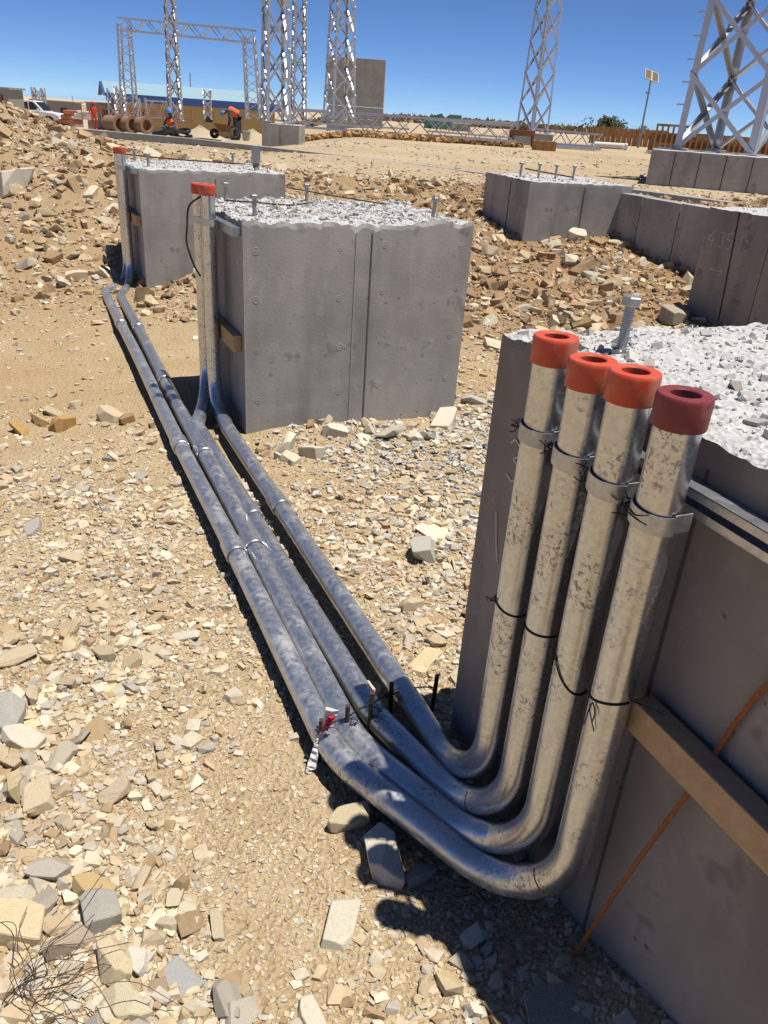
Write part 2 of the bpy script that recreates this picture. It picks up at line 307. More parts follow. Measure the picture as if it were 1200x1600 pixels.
# ------------------------------------------------------------------ footings
def rough_block(name, label, corner, yaw, wd, dp, zb, zt, mat='concrete', rough=.018, chip=.03, chips=0, res=.03, cat='concrete footing', group=None, flat=False):
    t = thing(name, (corner[0], corner[1], zb), label, cat, group); t.rotation_euler.z = yaw
    h = zt-zb; nx = max(4, int(wd/res)); ny = max(4, int(dp/res)); sd_ = random.random()*50
    X, Y = np.meshgrid(np.linspace(0, wd, nx+1), np.linspace(0, dp, ny+1)); ed = np.minimum.reduce([X, Y, wd-X, dp-Y])
    e = np.exp(-ed/.035)
    Z = h + rough*1.7*fbm(X*16+sd_, Y*16, 5) + rough*.8*fbm(X*3+sd_, Y*3, 2) + rough*.18*(rng.random(X.shape)-.5) - e*chip*(.55*np.clip(vnoise(X*13+sd_, Y*13+sd_)*1.9-.6, 0, 1)+.45*np.clip(vnoise(X*34+sd_, Y*34+sd_)*1.5-.4, 0, 1)+.25*np.clip(vnoise(X*4+sd_, Y*4)*2-1., 0, 1))
    inx = e*chip*.35*vnoise(X*17+sd_, Y*17)
    Xi = X+np.where(X < .02, inx, 0)-np.where(X > wd-.02, inx, 0); Yi = Y+np.where(Y < .02, inx, 0)-np.where(Y > dp-.02, inx, 0)
    V = np.stack([Xi, Yi, Z], -1).reshape(-1, 3); idx = np.arange((nx+1)*(ny+1)).reshape(ny+1, nx+1)
    F_ = [(int(idx[j, i]), int(idx[j, i+1]), int(idx[j+1, i+1]), int(idx[j+1, i])) for j in range(ny) for i in range(nx)]
    top = bpy.data.meshes.new('broken_top'); top.from_pydata(V.tolist(), [], F_); top.materials.append(M['broken_concrete'])
    top.polygons.foreach_set('use_smooth', [True]*len(top.polygons)); to = bpy.data.objects.new('broken_top', top); col.objects.link(to); to.parent = t
    per = [idx[0, i] for i in range(nx)]+[idx[j, nx] for j in range(ny)]+[idx[ny, i] for i in range(nx, 0, -1)]+[idx[j, 0] for j in range(ny, 0, -1)]
    ring = V[per]; n = len(per); flat0 = np.array([(X.ravel()[k], Y.ravel()[k], 0.) for k in per])
    low = flat0.copy(); low[:, 2] = ring[:, 2]-.012-.02*vnoise(np.arange(n)*.7, np.full(n, sd_)); bot = flat0
    VV = np.vstack([ring, low, bot]); FF = [(r_*n+(k+1) % n, r_*n+k, (r_+1)*n+k, (r_+1)*n+(k+1) % n) for r_ in (0, 1) for k in range(n)]
    me = bpy.data.meshes.new('body'); me.from_pydata(VV.tolist(), [], FF); me.materials.append(M[mat]); bo = bpy.data.objects.new('body', me); col.objects.link(bo); bo.parent = t
    bm = bmesh.new(); bm.from_mesh(me); bmesh.ops.recalc_face_normals(bm, faces=bm.faces); bm.to_mesh(me); bm.free()
    t['_dims'] = (wd, dp, h)
    if chips:
        q = rng.random((chips, 2))*[wd-.03, dp-.03]+.015; s_ = .0035*rng.random(chips)**-.45; s_ = np.minimum(s_, .02)
        ix = np.clip((q[:, 0]/wd*nx).astype(int), 0, nx); iy = np.clip((q[:, 1]/dp*ny).astype(int), 0, ny)
        P = np.stack([q[:, 0], q[:, 1], Z[iy, ix]+s_*.2], -1); g = rng.random(chips)[:, None]
        C_ = (np.array([.30, .295, .29])*(1-g)+np.array([.62, .61, .595])*g)
        o = scatter('concrete_chip', P, s_, C_, .8, protos=tiny); o.parent = t; o['kind'] = 'stuff'
    return t
def local(t, p): return Matrix.Rotation(t.rotation_euler.z, 3, 'Z') @ Vector(p) + t.location
def lbuild(mb, name, mat, t, **k):
    """build a mesh given in the thing's own frame"""
    me_loc = t.location.copy(); t.location = (0, 0, 0); o = mb.build(name, mat, t, **k); t.location = me_loc; return o
def joint(t, face, u, z0, z1, wd=.005, th=.003, mat='joint_line', lean=0.):
    W, D, H = t['_dims']; mb = MB()
    if face == 'front': mb.bar((u, -th/2, z0), (u+lean, -th/2, z1), th, wd, (1, 0, 0))
    else: mb.bar((-th/2, u, z0), (-th/2, u+lean, z1), wd, th, (1, 0, 0))
    lbuild(mb, 'form_joint', mat, t)
def tie_hole(t, face, u, z, r=.016):
    if face == 'front': ax = (Vector((1, 0, 0)), Vector((0, 0, 1)), Vector((0, -1, 0))); c_ = (u, 0, z)
    else: ax = (Vector((0, 1, 0)), Vector((0, 0, 1)), Vector((-1, 0, 0))); c_ = (0, u, z)
    mb = MB(); mb.lathe([(r*1.15, .0), (r*1.05, .0010), (r*.95, .0011), (r*.8, .0003), (r*.5, .0003), (r*.3, .0012), (.0005, .0014)], 16, c_, ax)
    lbuild(mb, 'tie_hole', t['_mat'] if '_mat' in t else 'concrete', t, smooth=True)
def anchor(t, x, y, hgt, r=.012, lean=(0, 0), big=False, double=False):
    W, D, H = t['_dims']; a = Vector((x, y, H-.03)); b_ = Vector((x+lean[0], y+lean[1], H+hgt)); d = (b_-a).normalized()
    mb = MB(); n = int(hgt/.0032); pts = []; rr = []
    for k in range(n*2+1):
        pts.append(a+(b_-a)*(k/(n*2))); rr.append(r*(1. if k % 2 else .93))
    mb.tube(pts, rr, 12); o = lbuild(mb, 'anchor_bolt', 'bolt_steel', t, smooth=False)
    X = d.orthogonal().normalized(); Y = d.cross(X)
    def nut(c_, R, h_):
        m_ = MB(); m_.lathe([(.0001, h_), (R*.9, h_), (R, h_-.002), (R, .002), (R*.9, 0), (.0001, 0)], 6, c_, (X, Y, d)); q = m_.build('nut', 'bolt_steel', None); q.parent = o
    nut(b_-d*r*1.3, r*1.95 if not big else r*1.25, r*1.7 if not big else r*4.5)
    if double: nut(Vector((x, y, H-.006)), r*1.85, r*1.6)
    return o

# ------------------------------------------------------------------ stones
def hull_proto(k, cuts, flat, jit=.25, sd_=0):
    """a block of rock with corners and edges split off along random planes"""
    r = random.Random(sd_); bm = bmesh.new(); bmesh.ops.create_cube(bm, size=2.)
    sx, sy = r.uniform(.55, .95), r.uniform(-.35, .35); tx, ty = r.uniform(-.25, .25), r.uniform(-.25, .25)
    for v in bm.verts: v.co *= r.uniform(1-jit*.5, 1)
    for j in range(cuts):
        d = Vector((r.gauss(0, 1), r.gauss(0, 1), r.gauss(0, .8))).normalized(); ext = max(v.co.dot(d) for v in bm.verts)
        bmesh.ops.bisect_plane(bm, geom=bm.verts[:]+bm.edges[:]+bm.faces[:], plane_co=d*ext*r.uniform(.55, .82), plane_no=d, clear_outer=True)
        bmesh.ops.delete(bm, geom=bm.faces[:], context='FACES_ONLY'); bmesh.ops.convex_hull(bm, input=bm.verts[:]); bmesh.ops.delete(bm, geom=[v for v in bm.verts if not v.link_faces], context='VERTS')
    for v in bm.verts:
        v.co.y = v.co.y*sx+v.co.x*sy; v.co.z = (v.co.z*flat+v.co.x*tx*flat+v.co.y*ty*flat); v.co *= .8
    return bm
small = []
for k in range(40):
    bm = hull_proto(k, (4, 3, 5, 4)[k % 4], (.32, .45, .6, .75, .26)[k % 5], .55, k+1); bmesh.ops.remove_doubles(bm, verts=bm.verts, dist=.34); bmesh.ops.delete(bm, geom=bm.faces[:], context='FACES_ONLY'); bmesh.ops.convex_hull(bm, input=bm.verts[:]); bmesh.ops.delete(bm, geom=[v for v in bm.verts if not v.link_faces], context='VERTS'); bmesh.ops.triangulate(bm, faces=bm.faces); bm.verts.index_update()
    small.append((np.array([v.co for v in bm.verts]), np.array([[v.index for v in f.verts] for f in bm.faces]))); bm.free()
tiny = []
for k in range(16):
    bm = hull_proto(k, 1, (.45, .7)[k % 2], .6, k+301); bmesh.ops.remove_doubles(bm, verts=bm.verts, dist=.3); bmesh.ops.triangulate(bm, faces=bm.faces); bm.verts.index_update()
    tiny.append((np.array([v.co for v in bm.verts]), np.array([[v.index for v in f.verts] for f in bm.faces]))); bm.free()
def rotmats(n, tilt):
    yaw = rng.random(n)*2*np.pi; ax = rng.random(n)*2*np.pi; ta = tilt*np.abs(rng.normal(size=n)); c, s = np.cos(yaw), np.sin(yaw)
    Z = np.zeros((n, 3, 3)); Z[:, 0, 0] = c; Z[:, 0, 1] = -s; Z[:, 1, 0] = s; Z[:, 1, 1] = c; Z[:, 2, 2] = 1
    u = np.stack([np.cos(ax), np.sin(ax), 0*ax], -1); K = np.zeros((n, 3, 3)); K[:, 0, 2] = u[:, 1]; K[:, 2, 0] = -u[:, 1]; K[:, 1, 2] = -u[:, 0]; K[:, 2, 1] = u[:, 0]
    T = np.eye(3)[None]+np.sin(ta)[:, None, None]*K+(1-np.cos(ta))[:, None, None]*(K@K); return T@Z
def scatter(name, P, S, C_, tilt=.35, mat='gravel', protos=None):
    protos = protos or small; n = len(P); Rm = rotmats(n, tilt); pid = rng.integers(0, len(protos), n); VV = []; FF = []; CC = []; o = 0
    for k, (v, f) in enumerate(protos):
        I = np.nonzero(pid == k)[0]
        if not len(I): continue
        st = rng.uniform(.75, 1.25, (len(I), 1, 3)); vv = np.einsum('nij,nkj->nki', Rm[I], v[None]*st)*S[I][:, None, None]+P[I][:, None]
        VV.append(vv.reshape(-1, 3)); FF.append((f[None]+(o+np.arange(len(I))*len(v))[:, None, None]).reshape(-1, 3)); CC.append(np.repeat(C_[I], len(v), 0)); o += len(I)*len(v)
    VV = np.vstack(VV); FF = np.vstack(FF); CC = np.vstack(CC)
    me = bpy.data.meshes.new(name); me.vertices.add(len(VV)); me.vertices.foreach_set('co', VV.ravel()); me.loops.add(len(FF)*3); me.loops.foreach_set('vertex_index', FF.ravel().astype(np.int32))
    me.polygons.add(len(FF)); me.polygons.foreach_set('loop_start', (np.arange(len(FF))*3).astype(np.int32)); me.update(calc_edges=True); me.polygons.foreach_set('use_smooth', [False]*len(me.polygons))
    at_ = me.attributes.new('Col', 'FLOAT_COLOR', 'POINT'); at_.data.foreach_set('color', np.hstack([CC, np.ones((len(CC), 1))]).ravel()); me.materials.append(M[mat])
    ob = bpy.data.objects.new(name, me); col.objects.link(ob); return ob
PAL = np.array([[.50, .415, .295], [.56, .495, .375], [.45, .36, .245], [.60, .545, .44], [.38, .275, .165], [.50, .45, .365], [.42, .385, .33], [.53, .43, .28]])
def stone_cols(n, wts=None):
    i = rng.choice(len(PAL), n, p=wts); return np.clip(PAL[i]*rng.uniform(.82, 1.14, (n, 1)), 0, .72)
# footprints that keep stones out
RECTS = []
RUNS = [((.125, 1.79), (-.853, 3.86)), ((.012, 1.735), (-1.015, 3.86)), ((-.027, 1.61), (-2.372, 6.74)), ((-.085, 1.565), (-2.53, 6.82)), ((.125, 1.79), (.29, 1.43)), ((.012, 1.735), (.34, 1.32)), ((-.027, 1.61), (.38, 1.22)), ((-.085, 1.565), (.43, 1.12)), ((-2.372, 6.74), (-2.36, 7.15)), ((-2.53, 6.82), (-2.45, 7.25))]
def near_run(X, Y, S):
    m_ = np.zeros(len(X), bool)
    for a, c_ in RUNS:
        d = np.array(c_)-a; t = np.clip(((X-a[0])*d[0]+(Y-a[1])*d[1])/(d@d), 0, 1); m_ |= np.hypot(X-a[0]-t*d[0], Y-a[1]-t*d[1]) < .03+S
    return m_
def inside(X, Y):
    m_ = np.zeros(len(X), bool)
    for (cx, cy, yaw, wd, dp) in RECTS:
        u = (X-cx)*math.cos(yaw)+(Y-cy)*math.sin(yaw); v = -(X-cx)*math.sin(yaw)+(Y-cy)*math.cos(yaw); m_ |= (u > 0) & (u < wd) & (v > 0) & (v < dp)
    return m_

# near footing (the pipes stand against its left face)
UN = np.array([math.cos(NA), math.sin(NA)]); NLEN = 1.3
nc = NP - E_*NLEN
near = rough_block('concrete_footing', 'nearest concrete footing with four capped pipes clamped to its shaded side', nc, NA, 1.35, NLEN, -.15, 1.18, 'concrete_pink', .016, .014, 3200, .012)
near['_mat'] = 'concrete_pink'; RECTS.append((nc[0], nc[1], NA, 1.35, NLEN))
b2 = rough_block('concrete_footing', 'middle concrete footing with rough chipped top and two pipes at its left', (-.772, 3.938), BA, 1.297, .95, -.15, 1.106, 'concrete', .022, .026, 4200, .012); RECTS.append((-.772, 3.938, BA, 1.297, .95))
b1 = rough_block('concrete_footing', 'farthest left concrete footing at the foot of the rubble heap', (-2.212, 6.962), BA, 1.27, 1.1, -.15, 1.075, 'concrete', .014, .014, 1200, .02); RECTS.append((-2.212, 6.962, BA, 1.27, 1.1))
p_ = gp(829, 283, 1.06); bk = rough_block('concrete_footing', 'concrete footing with four upright bolts in the rubble slope, beside low wall', (p_.x, p_.y), .30, 1.25, 1.25, .2, 1.06, 'concrete', .010, .008, 700, .025); RECTS.append((p_.x, p_.y, .30, 1.25, 1.25))
p_ = gp(1110, 322, 1.07); rq = np.array([p_.x, p_.y])-E_*1.5
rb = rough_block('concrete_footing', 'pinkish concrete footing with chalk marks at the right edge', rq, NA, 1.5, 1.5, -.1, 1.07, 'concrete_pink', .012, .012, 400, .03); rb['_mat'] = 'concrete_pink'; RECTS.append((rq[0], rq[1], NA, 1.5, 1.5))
# joints and tie marks
for (u, mt, wd) in ((.60, 'joint_pale', .004), (.69, 'joint_line', .007)): joint(b2, 'front', u, .12, 1.2, wd, .003, mt)
joint(b2, 'front', .004, .1, 1.18, .006, .003, 'joint_pale'); 
for u in (.075, .52, .77, 1.22):
    for z in (.36, .62, .88, 1.12): tie_hole(b2, 'front', u+random.uniform(-.012, .012), z+random.uniform(-.01, .01)+(.02 if u > .6 else 0), random.uniform(.013, .019))
for u in (.18, .6, 1.1):
    for z in (.45, .8, 1.05): tie_hole(b1, 'front', u, z, .016)
joint(b1, 'front', .64, .3, 1.16, .006)
for s_, z in ((1.26, .58), (1.245, .95), (1.255, .80)): tie_hole(near, 'left', s_, z, .013)
joint(near, 'left', NLEN-.66, .1, 1.28, .006); joint(near, 'left', NLEN-.28, .1, 1.28, .004, .002, 'joint_pale')
for u in (.66,): joint(bk, 'front', u, .05, .82, .012, .004)
for u in (.5,): joint(bk, 'left', u, .05, .82, .012, .004, 'black_wire')
for u in (.9, .38): tie_hole(bk, 'front', u*.7+.02, .52, .03)
def chalk_left(t, strokes, v0, z0, sc):
    mb = MB()
    for st in strokes:
        for (a, c_) in zip(st[:-1], st[1:]): mb.bar((-.0015, v0-a[0]*sc, z0+a[1]*sc), (-.0015, v0-c_[0]*sc, z0+c_[1]*sc), .005, .0015, (1, 0, 0))
    lbuild(mb, 'chalk_mark', 'chalk', t)
joint(rb, 'left', 1.5-.42, .1, 1.16, .012, .004, 'black_wire', .08); joint(rb, 'left', 1.5-.72, .1, 1.16, .006)
# chalk writing on the right footing: 4.35 and an arrow
chalk_left(rb, [[(.5, 1), (0, .35), (.6, .35)], [(.45, .7), (.45, 0)]], 1.44, .86, .13); chalk_left(rb, [[(0, 0), (.05, .05)]], 1.34, .87, .13)
chalk_left(rb, [[(0, .9), (.3, 1), (.45, .8), (.2, .55), (.45, .3), (.3, .05), (0, .1)]], 1.31, .86, .13); chalk_left(rb, [[(.45, 1), (.05, 1), (.02, .6), (.35, .6), (.45, .3), (.3, .02), (0, .08)]], 1.22, .86, .13)
chalk_left(rb, [[(0, .1), (.9, .1)], [(.65, .35), (.95, .1), (.65, -.15)]], 1.34, .66, .16)
for v_, z_ in ((1.0, .95), (1.02, .35), (.6, .3)): tie_hole(rb, 'left', v_, z_, .02)
chalk_left(near, [[(0, .85), (.15, 1), (.4, .9), (.45, .7), (.2, .55), (.45, .4), (.45, .15), (.25, 0), (0, .1)]], 1.2, 1.02, .10)
chalk_left(near, [[(0, 1), (.15, .4), (.3, 0)]], 1.22, .80, .12)
# anchor bolts
anchor(near, .17, 1.10, .115, .011, (.004, .002), double=True)
for (x, y, l) in ((.10, .12, (0, 0)), (.12, .72, (.004, 0)), (.62, .78, (0, 0)), (1.13, .17, (.012, 0))): anchor(b2, x, y, .10, .011, l)
for (x, y, bg_) in ((.12, .2, 0), (.12, .85, 0), (1.05, .9, 0), (1.08, .25, 1)): anchor(b1, x, y, .10, .012 if not bg_ else .032, big=bool(bg_))
for u in (.12, .33, .53, .74): anchor(bk, u, .55-u*.12, .15, .013)
# loose wires on the tops
def wire(name, pts, r, mat, label=None, cat='wire', parent=None, n=8, seg=6):
    mb = MB(); mb.tube(catmull(pts, n), r, seg)
    if parent is not None: return mb.build(name, mat, parent, smooth=True)
    z = min(pts, key=lambda p: p[2]); t = mb.build(name, mat, None, smooth=True); return tag(t, label, cat)
L = lambda t, x, y, z: local(t, (x, y, t['_dims'][2]+z))
wire('tie_wire', [L(b2, .05, .45, .04), L(b2, .2, .5, .03), L(b2, .42, .55, .012), L(b2, .6, .62, .02)], .004, 'black_wire', 'thin bent wire lying on middle footing behind its cap')
wire('tie_wire', [L(b2, .55, .93, .07), L(b2, .8, .8, .04), L(b2, 1.05, .6, .02)], .004, 'rebar', 'brown rod end poking over the back of middle footing')
wire('tie_wire', [L(b1, .05, .9, .05), L(b1, .5, .8, .03), L(b1, 1.05, .5, .03)], .006, 'rebar', 'long thin rod lying across farthest left footing')
wire('tie_wire', [L(bk, .2, .6, .09), L(bk, .45, .7, .06), L(bk, .75, .5, .03)], .008, 'rebar', 'rusty rod leaning between the four bolts in slope footing')

# ------------------------------------------------------------------ conduits
PR = .0365
def fpt(s, off, z): q = NP-E_*s+N_*off; return Vector((q[0], q[1], z))
dirs = {'e': Vector((E_[0], E_[1], 0)), 'n': Vector((N_[0], N_[1], 0))}
V2 = np.array([-math.sin(BA), math.cos(BA)]); N2 = np.array([-math.cos(BA), -math.sin(BA)])
def b2pt(s, off=.085): q = np.array([-.772, 3.938])+V2*s+N2*off; return q
def b1pt(s, off=.085): q = np.array([-2.212, 6.962])+V2*s+N2*off; return q
RUN = .075
COND = [
 dict(s=.325, K=(.125, 1.79), far=(-.853, 3.86), V=b2pt(.30), top=1.262, ft=1.235, cp=[3.02], lab='steel conduit standing farthest left at near footing, running alone to middle footing'),
 dict(s=.440, K=(.012, 1.735), far=(-1.015, 3.86), V=b2pt(.47), top=1.252, ft=1.225, cp=[2.92], lab='second steel conduit from the left at near footing, running to middle footing'),
 dict(s=.548, K=(-.027, 1.61), far=(-2.372, 6.74), V=b1pt(.27), top=1.264, ft=1.215, cp=[2.67, 3.52, 4.6, 5.75], lab='third steel conduit from the left at near footing, running to farthest left footing'),
 dict(s=.662, K=(-.085, 1.565), far=(-2.53, 6.82), V=b1pt(.42), top=1.264, ft=1.205, cp=[2.6, 3.6, 5.85], lab='steel conduit with dark maroon cap, outermost of the four pipe runs'),
]
def cap_mesh(mb, p, r=.0415, h=.05):
    prof = [(PR+.0005, -h), (r*.985, -h), (r, -h+.003), (r*1.01, -.007), (r*.99, -.002), (r*.95, 0), (r*.58, .0), (r*.54, -.002), (r*.53, -.05), (.0005, -.05)]
    mb.lathe(prof, 32, p)
for i, c_ in enumerate(COND):
    v = fpt(c_['s'], .088, 0); base = Vector((v.x, v.y, tz(v.x, v.y)))
    t = thing('steel_conduit', base, c_['lab'], 'pipe', 'galvanised conduits between the footings')
    K = Vector((*c_['K'], RUN)); Fr = Vector((*c_['far'], RUN)); Vf = c_['V']
    zb = .068
    path = fillet([(v.x, v.y, c_['top']-.02), (v.x, v.y, zb), K, Fr, (Vf[0], Vf[1], .10), (Vf[0], Vf[1], c_['ft']-.02)], [.25, .45, .12, .20], 16)
    # gentle sag and waviness of the long run
    pts = []
    for a, d in zip(path[:-1], path[1:]):
        n = max(1, int((d-a).length/.12))
        for k in range(n): pts.append(a.lerp(d, k/n))
    pts.append(path[-1])
    pts = [p+Vector((.004*math.sin(p.y*2.1+i), 0, .004*math.sin(p.y*3+i*2))) if p.z < .12 else p for p in pts]
    mb = MB(); mb.tube(pts, PR, 28); pipe = mb.build('pipe', 'galvanised', t, smooth=True)
    mb = MB(); cap_mesh(mb, (v.x, v.y, c_['top'])); mb.build('end_cap', 'maroon_cap' if i == 3 else 'orange_cap', t, smooth=True)
    mb = MB(); cap_mesh(mb, (Vf[0], Vf[1], c_['ft'])); mb.build('end_cap', 'orange_cap', t, smooth=True)
    for yy in c_['cp']:
        fr = (yy-K.y)/(Fr.y-K.y); p = K.lerp(Fr, fr); p = p+Vector((.004*math.sin(p.y*2.1+i), 0, .004*math.sin(p.y*3+i*2))); d = (K-Fr).normalized()
        mb = MB(); mb.tube([p-d*.055, p-d*.051, p+d*.050, p+d*.055], [PR+.001, PR+.0058, PR+.0058, PR+.001], 28); cpo = mb.build('coupling', 'galvanised', t, smooth=True)
        mb = MB(); mb.tube([p+d*.054, p+d*.061], PR+.0022, 28, False); mb.build('joint_ring', 'joint_line', cpo, smooth=True)
    # strap clamp at the near end, with its bolt ears and twisted wire
    zc = 1.075-.003*i; n3 = dirs['n']; e3 = dirs['e']; ce = Vector((v.x, v.y, zc))
    mb = MB(); R1 = PR+.003; n = 22; V = []
    for k in range(n+1):
        a = R_(-95+200*k/n); d = n3*math.cos(a)+e3*math.sin(a)
        for (rr, zz) in ((R1, -.016), (R1, .016), (R1+.0025, .016), (R1+.0025, -.016)): V.append(ce+d*(rr)+Vector((0, 0, zz+.004*math.sin(a))))
    mb.add(V, [(k*4+q, k*4+(q+1) % 4, (k+1)*4+(q+1) % 4, (k+1)*4+q) for k in range(n) for q in range(4)]+[(0, 1, 2, 3), (n*4+3, n*4+2, n*4+1, n*4)])
    cl = mb.build('pipe_clamp', 'strap_steel', t, smooth=True)
    for sg in (1, -1):
        mb = MB(); mb.box(ce+e3*sg*(R1+(.009 if sg > 0 else .001))-n3*(.012 if sg > 0 else .016), (.024 if sg > 0 else .003, .003 if sg > 0 else .034, .032), (e3, n3, Vector((0, 0, 1)))); mb.build('clamp_ear', 'strap_steel', cl, bevel=.0008)
    ep = ce+e3*(R1+.012)+n3*.004
    for k in range(5):
        r = random.Random(i*9+k); o = lambda q: Vector((r.uniform(-q, q), r.uniform(-q, q), r.uniform(-q, q)))
        wire('tie_wire', [ep-n3*.02+o(.01), ep+n3*.004+o(.012), ep+n3*.014+o(.012), ep+n3*.008+o(.02)-Vector((0, 0, .008)), ep+n3*.02+o(.02)], .0011, 'black_wire', parent=cl, n=5, seg=5)
    if i == 3:
        for dz in (.006, -.002):
            wire('tie_wire', [ce+e3*.042+n3*.01, ce+e3*.03+n3*.034+Vector((0, 0, dz)), ce+n3*.043+Vector((0, 0, dz*.6)), ce-e3*.022+n3*.036+Vector((0, 0, dz*2.2))], .0011, 'black_wire', parent=cl, n=5, seg=5)
    # tie wire round the upright
    zw = (.684, .70, .69, .70)[i]; slope = (-.012, .0, -.05, .012)[i]; pt = []
    for k in range(15):
        a = R_(-115+230*k/14); pt.append(Vector((v.x, v.y, zw))+(n3*math.cos(a)-e3*math.sin(a))*(PR+.0018)+Vector((0, 0, slope*math.sin(a))))
    if i == 3: pt.append(fpt(.75, .046, .70+.016))
    wire('tie_wire', pt, .0016, 'black_wire', parent=t, n=3, seg=5)
    kn = Vector((v.x, v.y, zw))+(n3*.75+e3*.66)*(PR+.003)+Vector((0, 0, -slope*.6)) if i != 3 else Vector((v.x, v.y, zw-.004))+n3*(PR+.003)
    for k in range(3):
        r = random.Random(i*5+k); wire('tie_wire', [kn, kn+Vector((r.uniform(-.012, .004), r.uniform(-.012, 0), -.014)), kn+Vector((r.uniform(-.025, .01), r.uniform(-.02, .0), -.03-.012*k if i else .004*k))], .0012, 'black_wire', parent=t, n=4, seg=5)
    # red workshop mark on two bends
    if i in (1, 3):
        k0 = min(range(len(pts)), key=lambda k: abs((pts[k]-Vector((v.x, v.y, zb))).length-.12)+(0 if pts[k].z < .2 else 9)); p = pts[k0]; d = (pts[k0+1]-pts[k0-1]).normalized(); sdv = d.cross(Vector((0, 0, 1))).normalized(); upv = sdv.cross(d)
        if sdv.y > 0: sdv = -sdv; 
        wire('paint_mark', [p+(sdv*math.cos(a)+upv*math.sin(a))*(PR+.0005) for a in (-.4, 0, .4, .8, 1.1)], .0011, 'red_plastic', parent=t, n=4, seg=5)
# bent wire hanging from the middle footing's cap
q = b2pt(.30); cp_ = Vector((q[0], q[1], 1.15))
wire('bent_wire', [cp_+Vector((-.03, -.02, .03)), cp_+Vector((-.09, -.02, -.02)), cp_+Vector((-.105, -.02, -.12)), cp_+Vector((-.11, -.02, -.20)), cp_+Vector((-.08, -.02, -.30)), cp_+Vector((-.05, -.01, -.36))], .005, 'rebar', 'dark bent wire hanging beside the capped pipe of middle footing')
for (pt, tt) in ((b2pt, 'middle'), (b1pt, 'farthest left')):
    s0 = .30 if tt == 'middle' else .27
    for q, zc in ((pt(s0), 1.06), (pt(s0+.16), 1.05)):
        ce = Vector((q[0], q[1], zc)); par = [o for o in col.objects if o.name.startswith('steel_conduit')][0 if tt == 'middle' else 2]
        mb = MB(); mb.lathe([(PR+.001, -.016), (PR+.003, -.016), (PR+.003, .016), (PR+.001, .016)], 24, ce); mb.box(ce+Vector((V2[0], V2[1], 0))*-.05, (.03, .006, .03)); mb.build('pipe_clamp', 'strap_steel', par, smooth=True)
    a, bb = pt(.02, .022), pt(.8, .022)
    mb = MB(); mb.bar((a[0], a[1], 1.05), (bb[0], bb[1], 1.05), .041, .041); tag(mb.build('strut_channel', 'strap_steel', None), 'short steel rail behind the pipe clamps of %s footing' % tt, 'rail')
    a, bb = pt(.04, .024), pt(.78, .024); z = .50 if tt == 'middle' else .66
    mb = MB(); mb.bar((a[0], a[1], z), (bb[0], bb[1], z+.02), .044, .085); tag(mb.build('timber_batten', 'timber', None, bevel=.003), 'short weathered timber batten on the left side of %s footing' % tt, 'timber')

# steel rail, batten and cable on the near footing's shaded face
def face_ax(): return (-dirs['e'], dirs['n'], Vector((0, 0, 1)))
mb = MB(); T_ = .003; zc = 1.088; ax = face_ax()
def fc(s0, s1, o, z, w_, h_): mb.box(fpt((s0+s1)/2, o, z), (s1-s0, w_, h_), ax)
fc(.2, NLEN-.02, .0025, zc, T_, .041); fc(.2, NLEN-.02, .022, zc+.019, .036, T_); fc(.2, NLEN-.02, .022, zc-.019, .036, T_)
fc(.2, NLEN-.02, .0385, zc+.0135, T_, .014); fc(.2, NLEN-.02, .0385, zc-.0135, T_, .014)
tag(mb.build('strut_channel', 'strap_steel', None), 'galvanised slotted steel channel fixed along the near footing below its top', 'rail')
mb = MB(); mb.box(fpt(.67+(NLEN-.67)/2+.02, .033, .665), (NLEN-.67+.02, .045, .066), ax); tb = mb.build('timber_batten', 'timber', None, bevel=.004); tag(tb, 'orange brown timber batten along the near footing, right of the pipes', 'timber')
cpts = catmull([fpt(1.02, .012, 1.02), fpt(.90, .010, .91), fpt(.853, .010, .78), fpt(.832, .013, .665), fpt(.80, .03, .50), fpt(.765, .055, .30), fpt(.725, .06, .10), fpt(.70, .055, -.02)], 14)
mb = MB(); n = len(cpts)
for k in range(4):
    hp = []
    for j, p in enumerate(cpts):
        d = (cpts[min(j+1, n-1)]-cpts[max(j-1, 0)]).normalized(); x = dirs['n']-d*dirs['n'].dot(d); x.normalize(); y = d.cross(x); a = j*.85+k*math.pi/2; hp.append(p+(x*math.cos(a)+y*math.sin(a))*.0026)
    mb.tube(hp, .0024, 6)
tag(mb.build('copper_cable', 'rust_cable', None, smooth=True), 'rust coloured twisted cable hanging behind the batten down to the ground', 'cable')

# rebar stakes, twisted wire and torn tape by the pipe bends
stk = []
spots = [((-.135, 1.61), .15, 'rebar stake beside the outermost pipe, wrapped in torn tape'), ((-.058, 1.655), .165, 'rebar stake standing between the third and fourth pipes'), ((.0, 1.69), .185, 'tallest rusty rebar stake, between the second and third pipes'), ((.062, 1.80), .135, 'rebar stake standing between the first and second pipes'), ((.185, 1.855), .13, 'rebar stake closest to the near footing corner')]
for (x, y), h_, lab in spots:
    z0 = tz(x, y); p0 = Vector((x, y, z0-.06)); p1 = Vector((x+random.uniform(-.006, .012), y+.005, h_)); pts = []; rr = []
    for k in range(61): pts.append(p0.lerp(p1, k/60)); rr.append(.0062 if k % 3 else .0074)
    mb = MB(); mb.tube(pts, rr, 10); o = tag(mb.build('rebar_stake', 'rebar', None), lab, 'stake', 'rebar stakes holding the pipe run'); stk.append(p1)
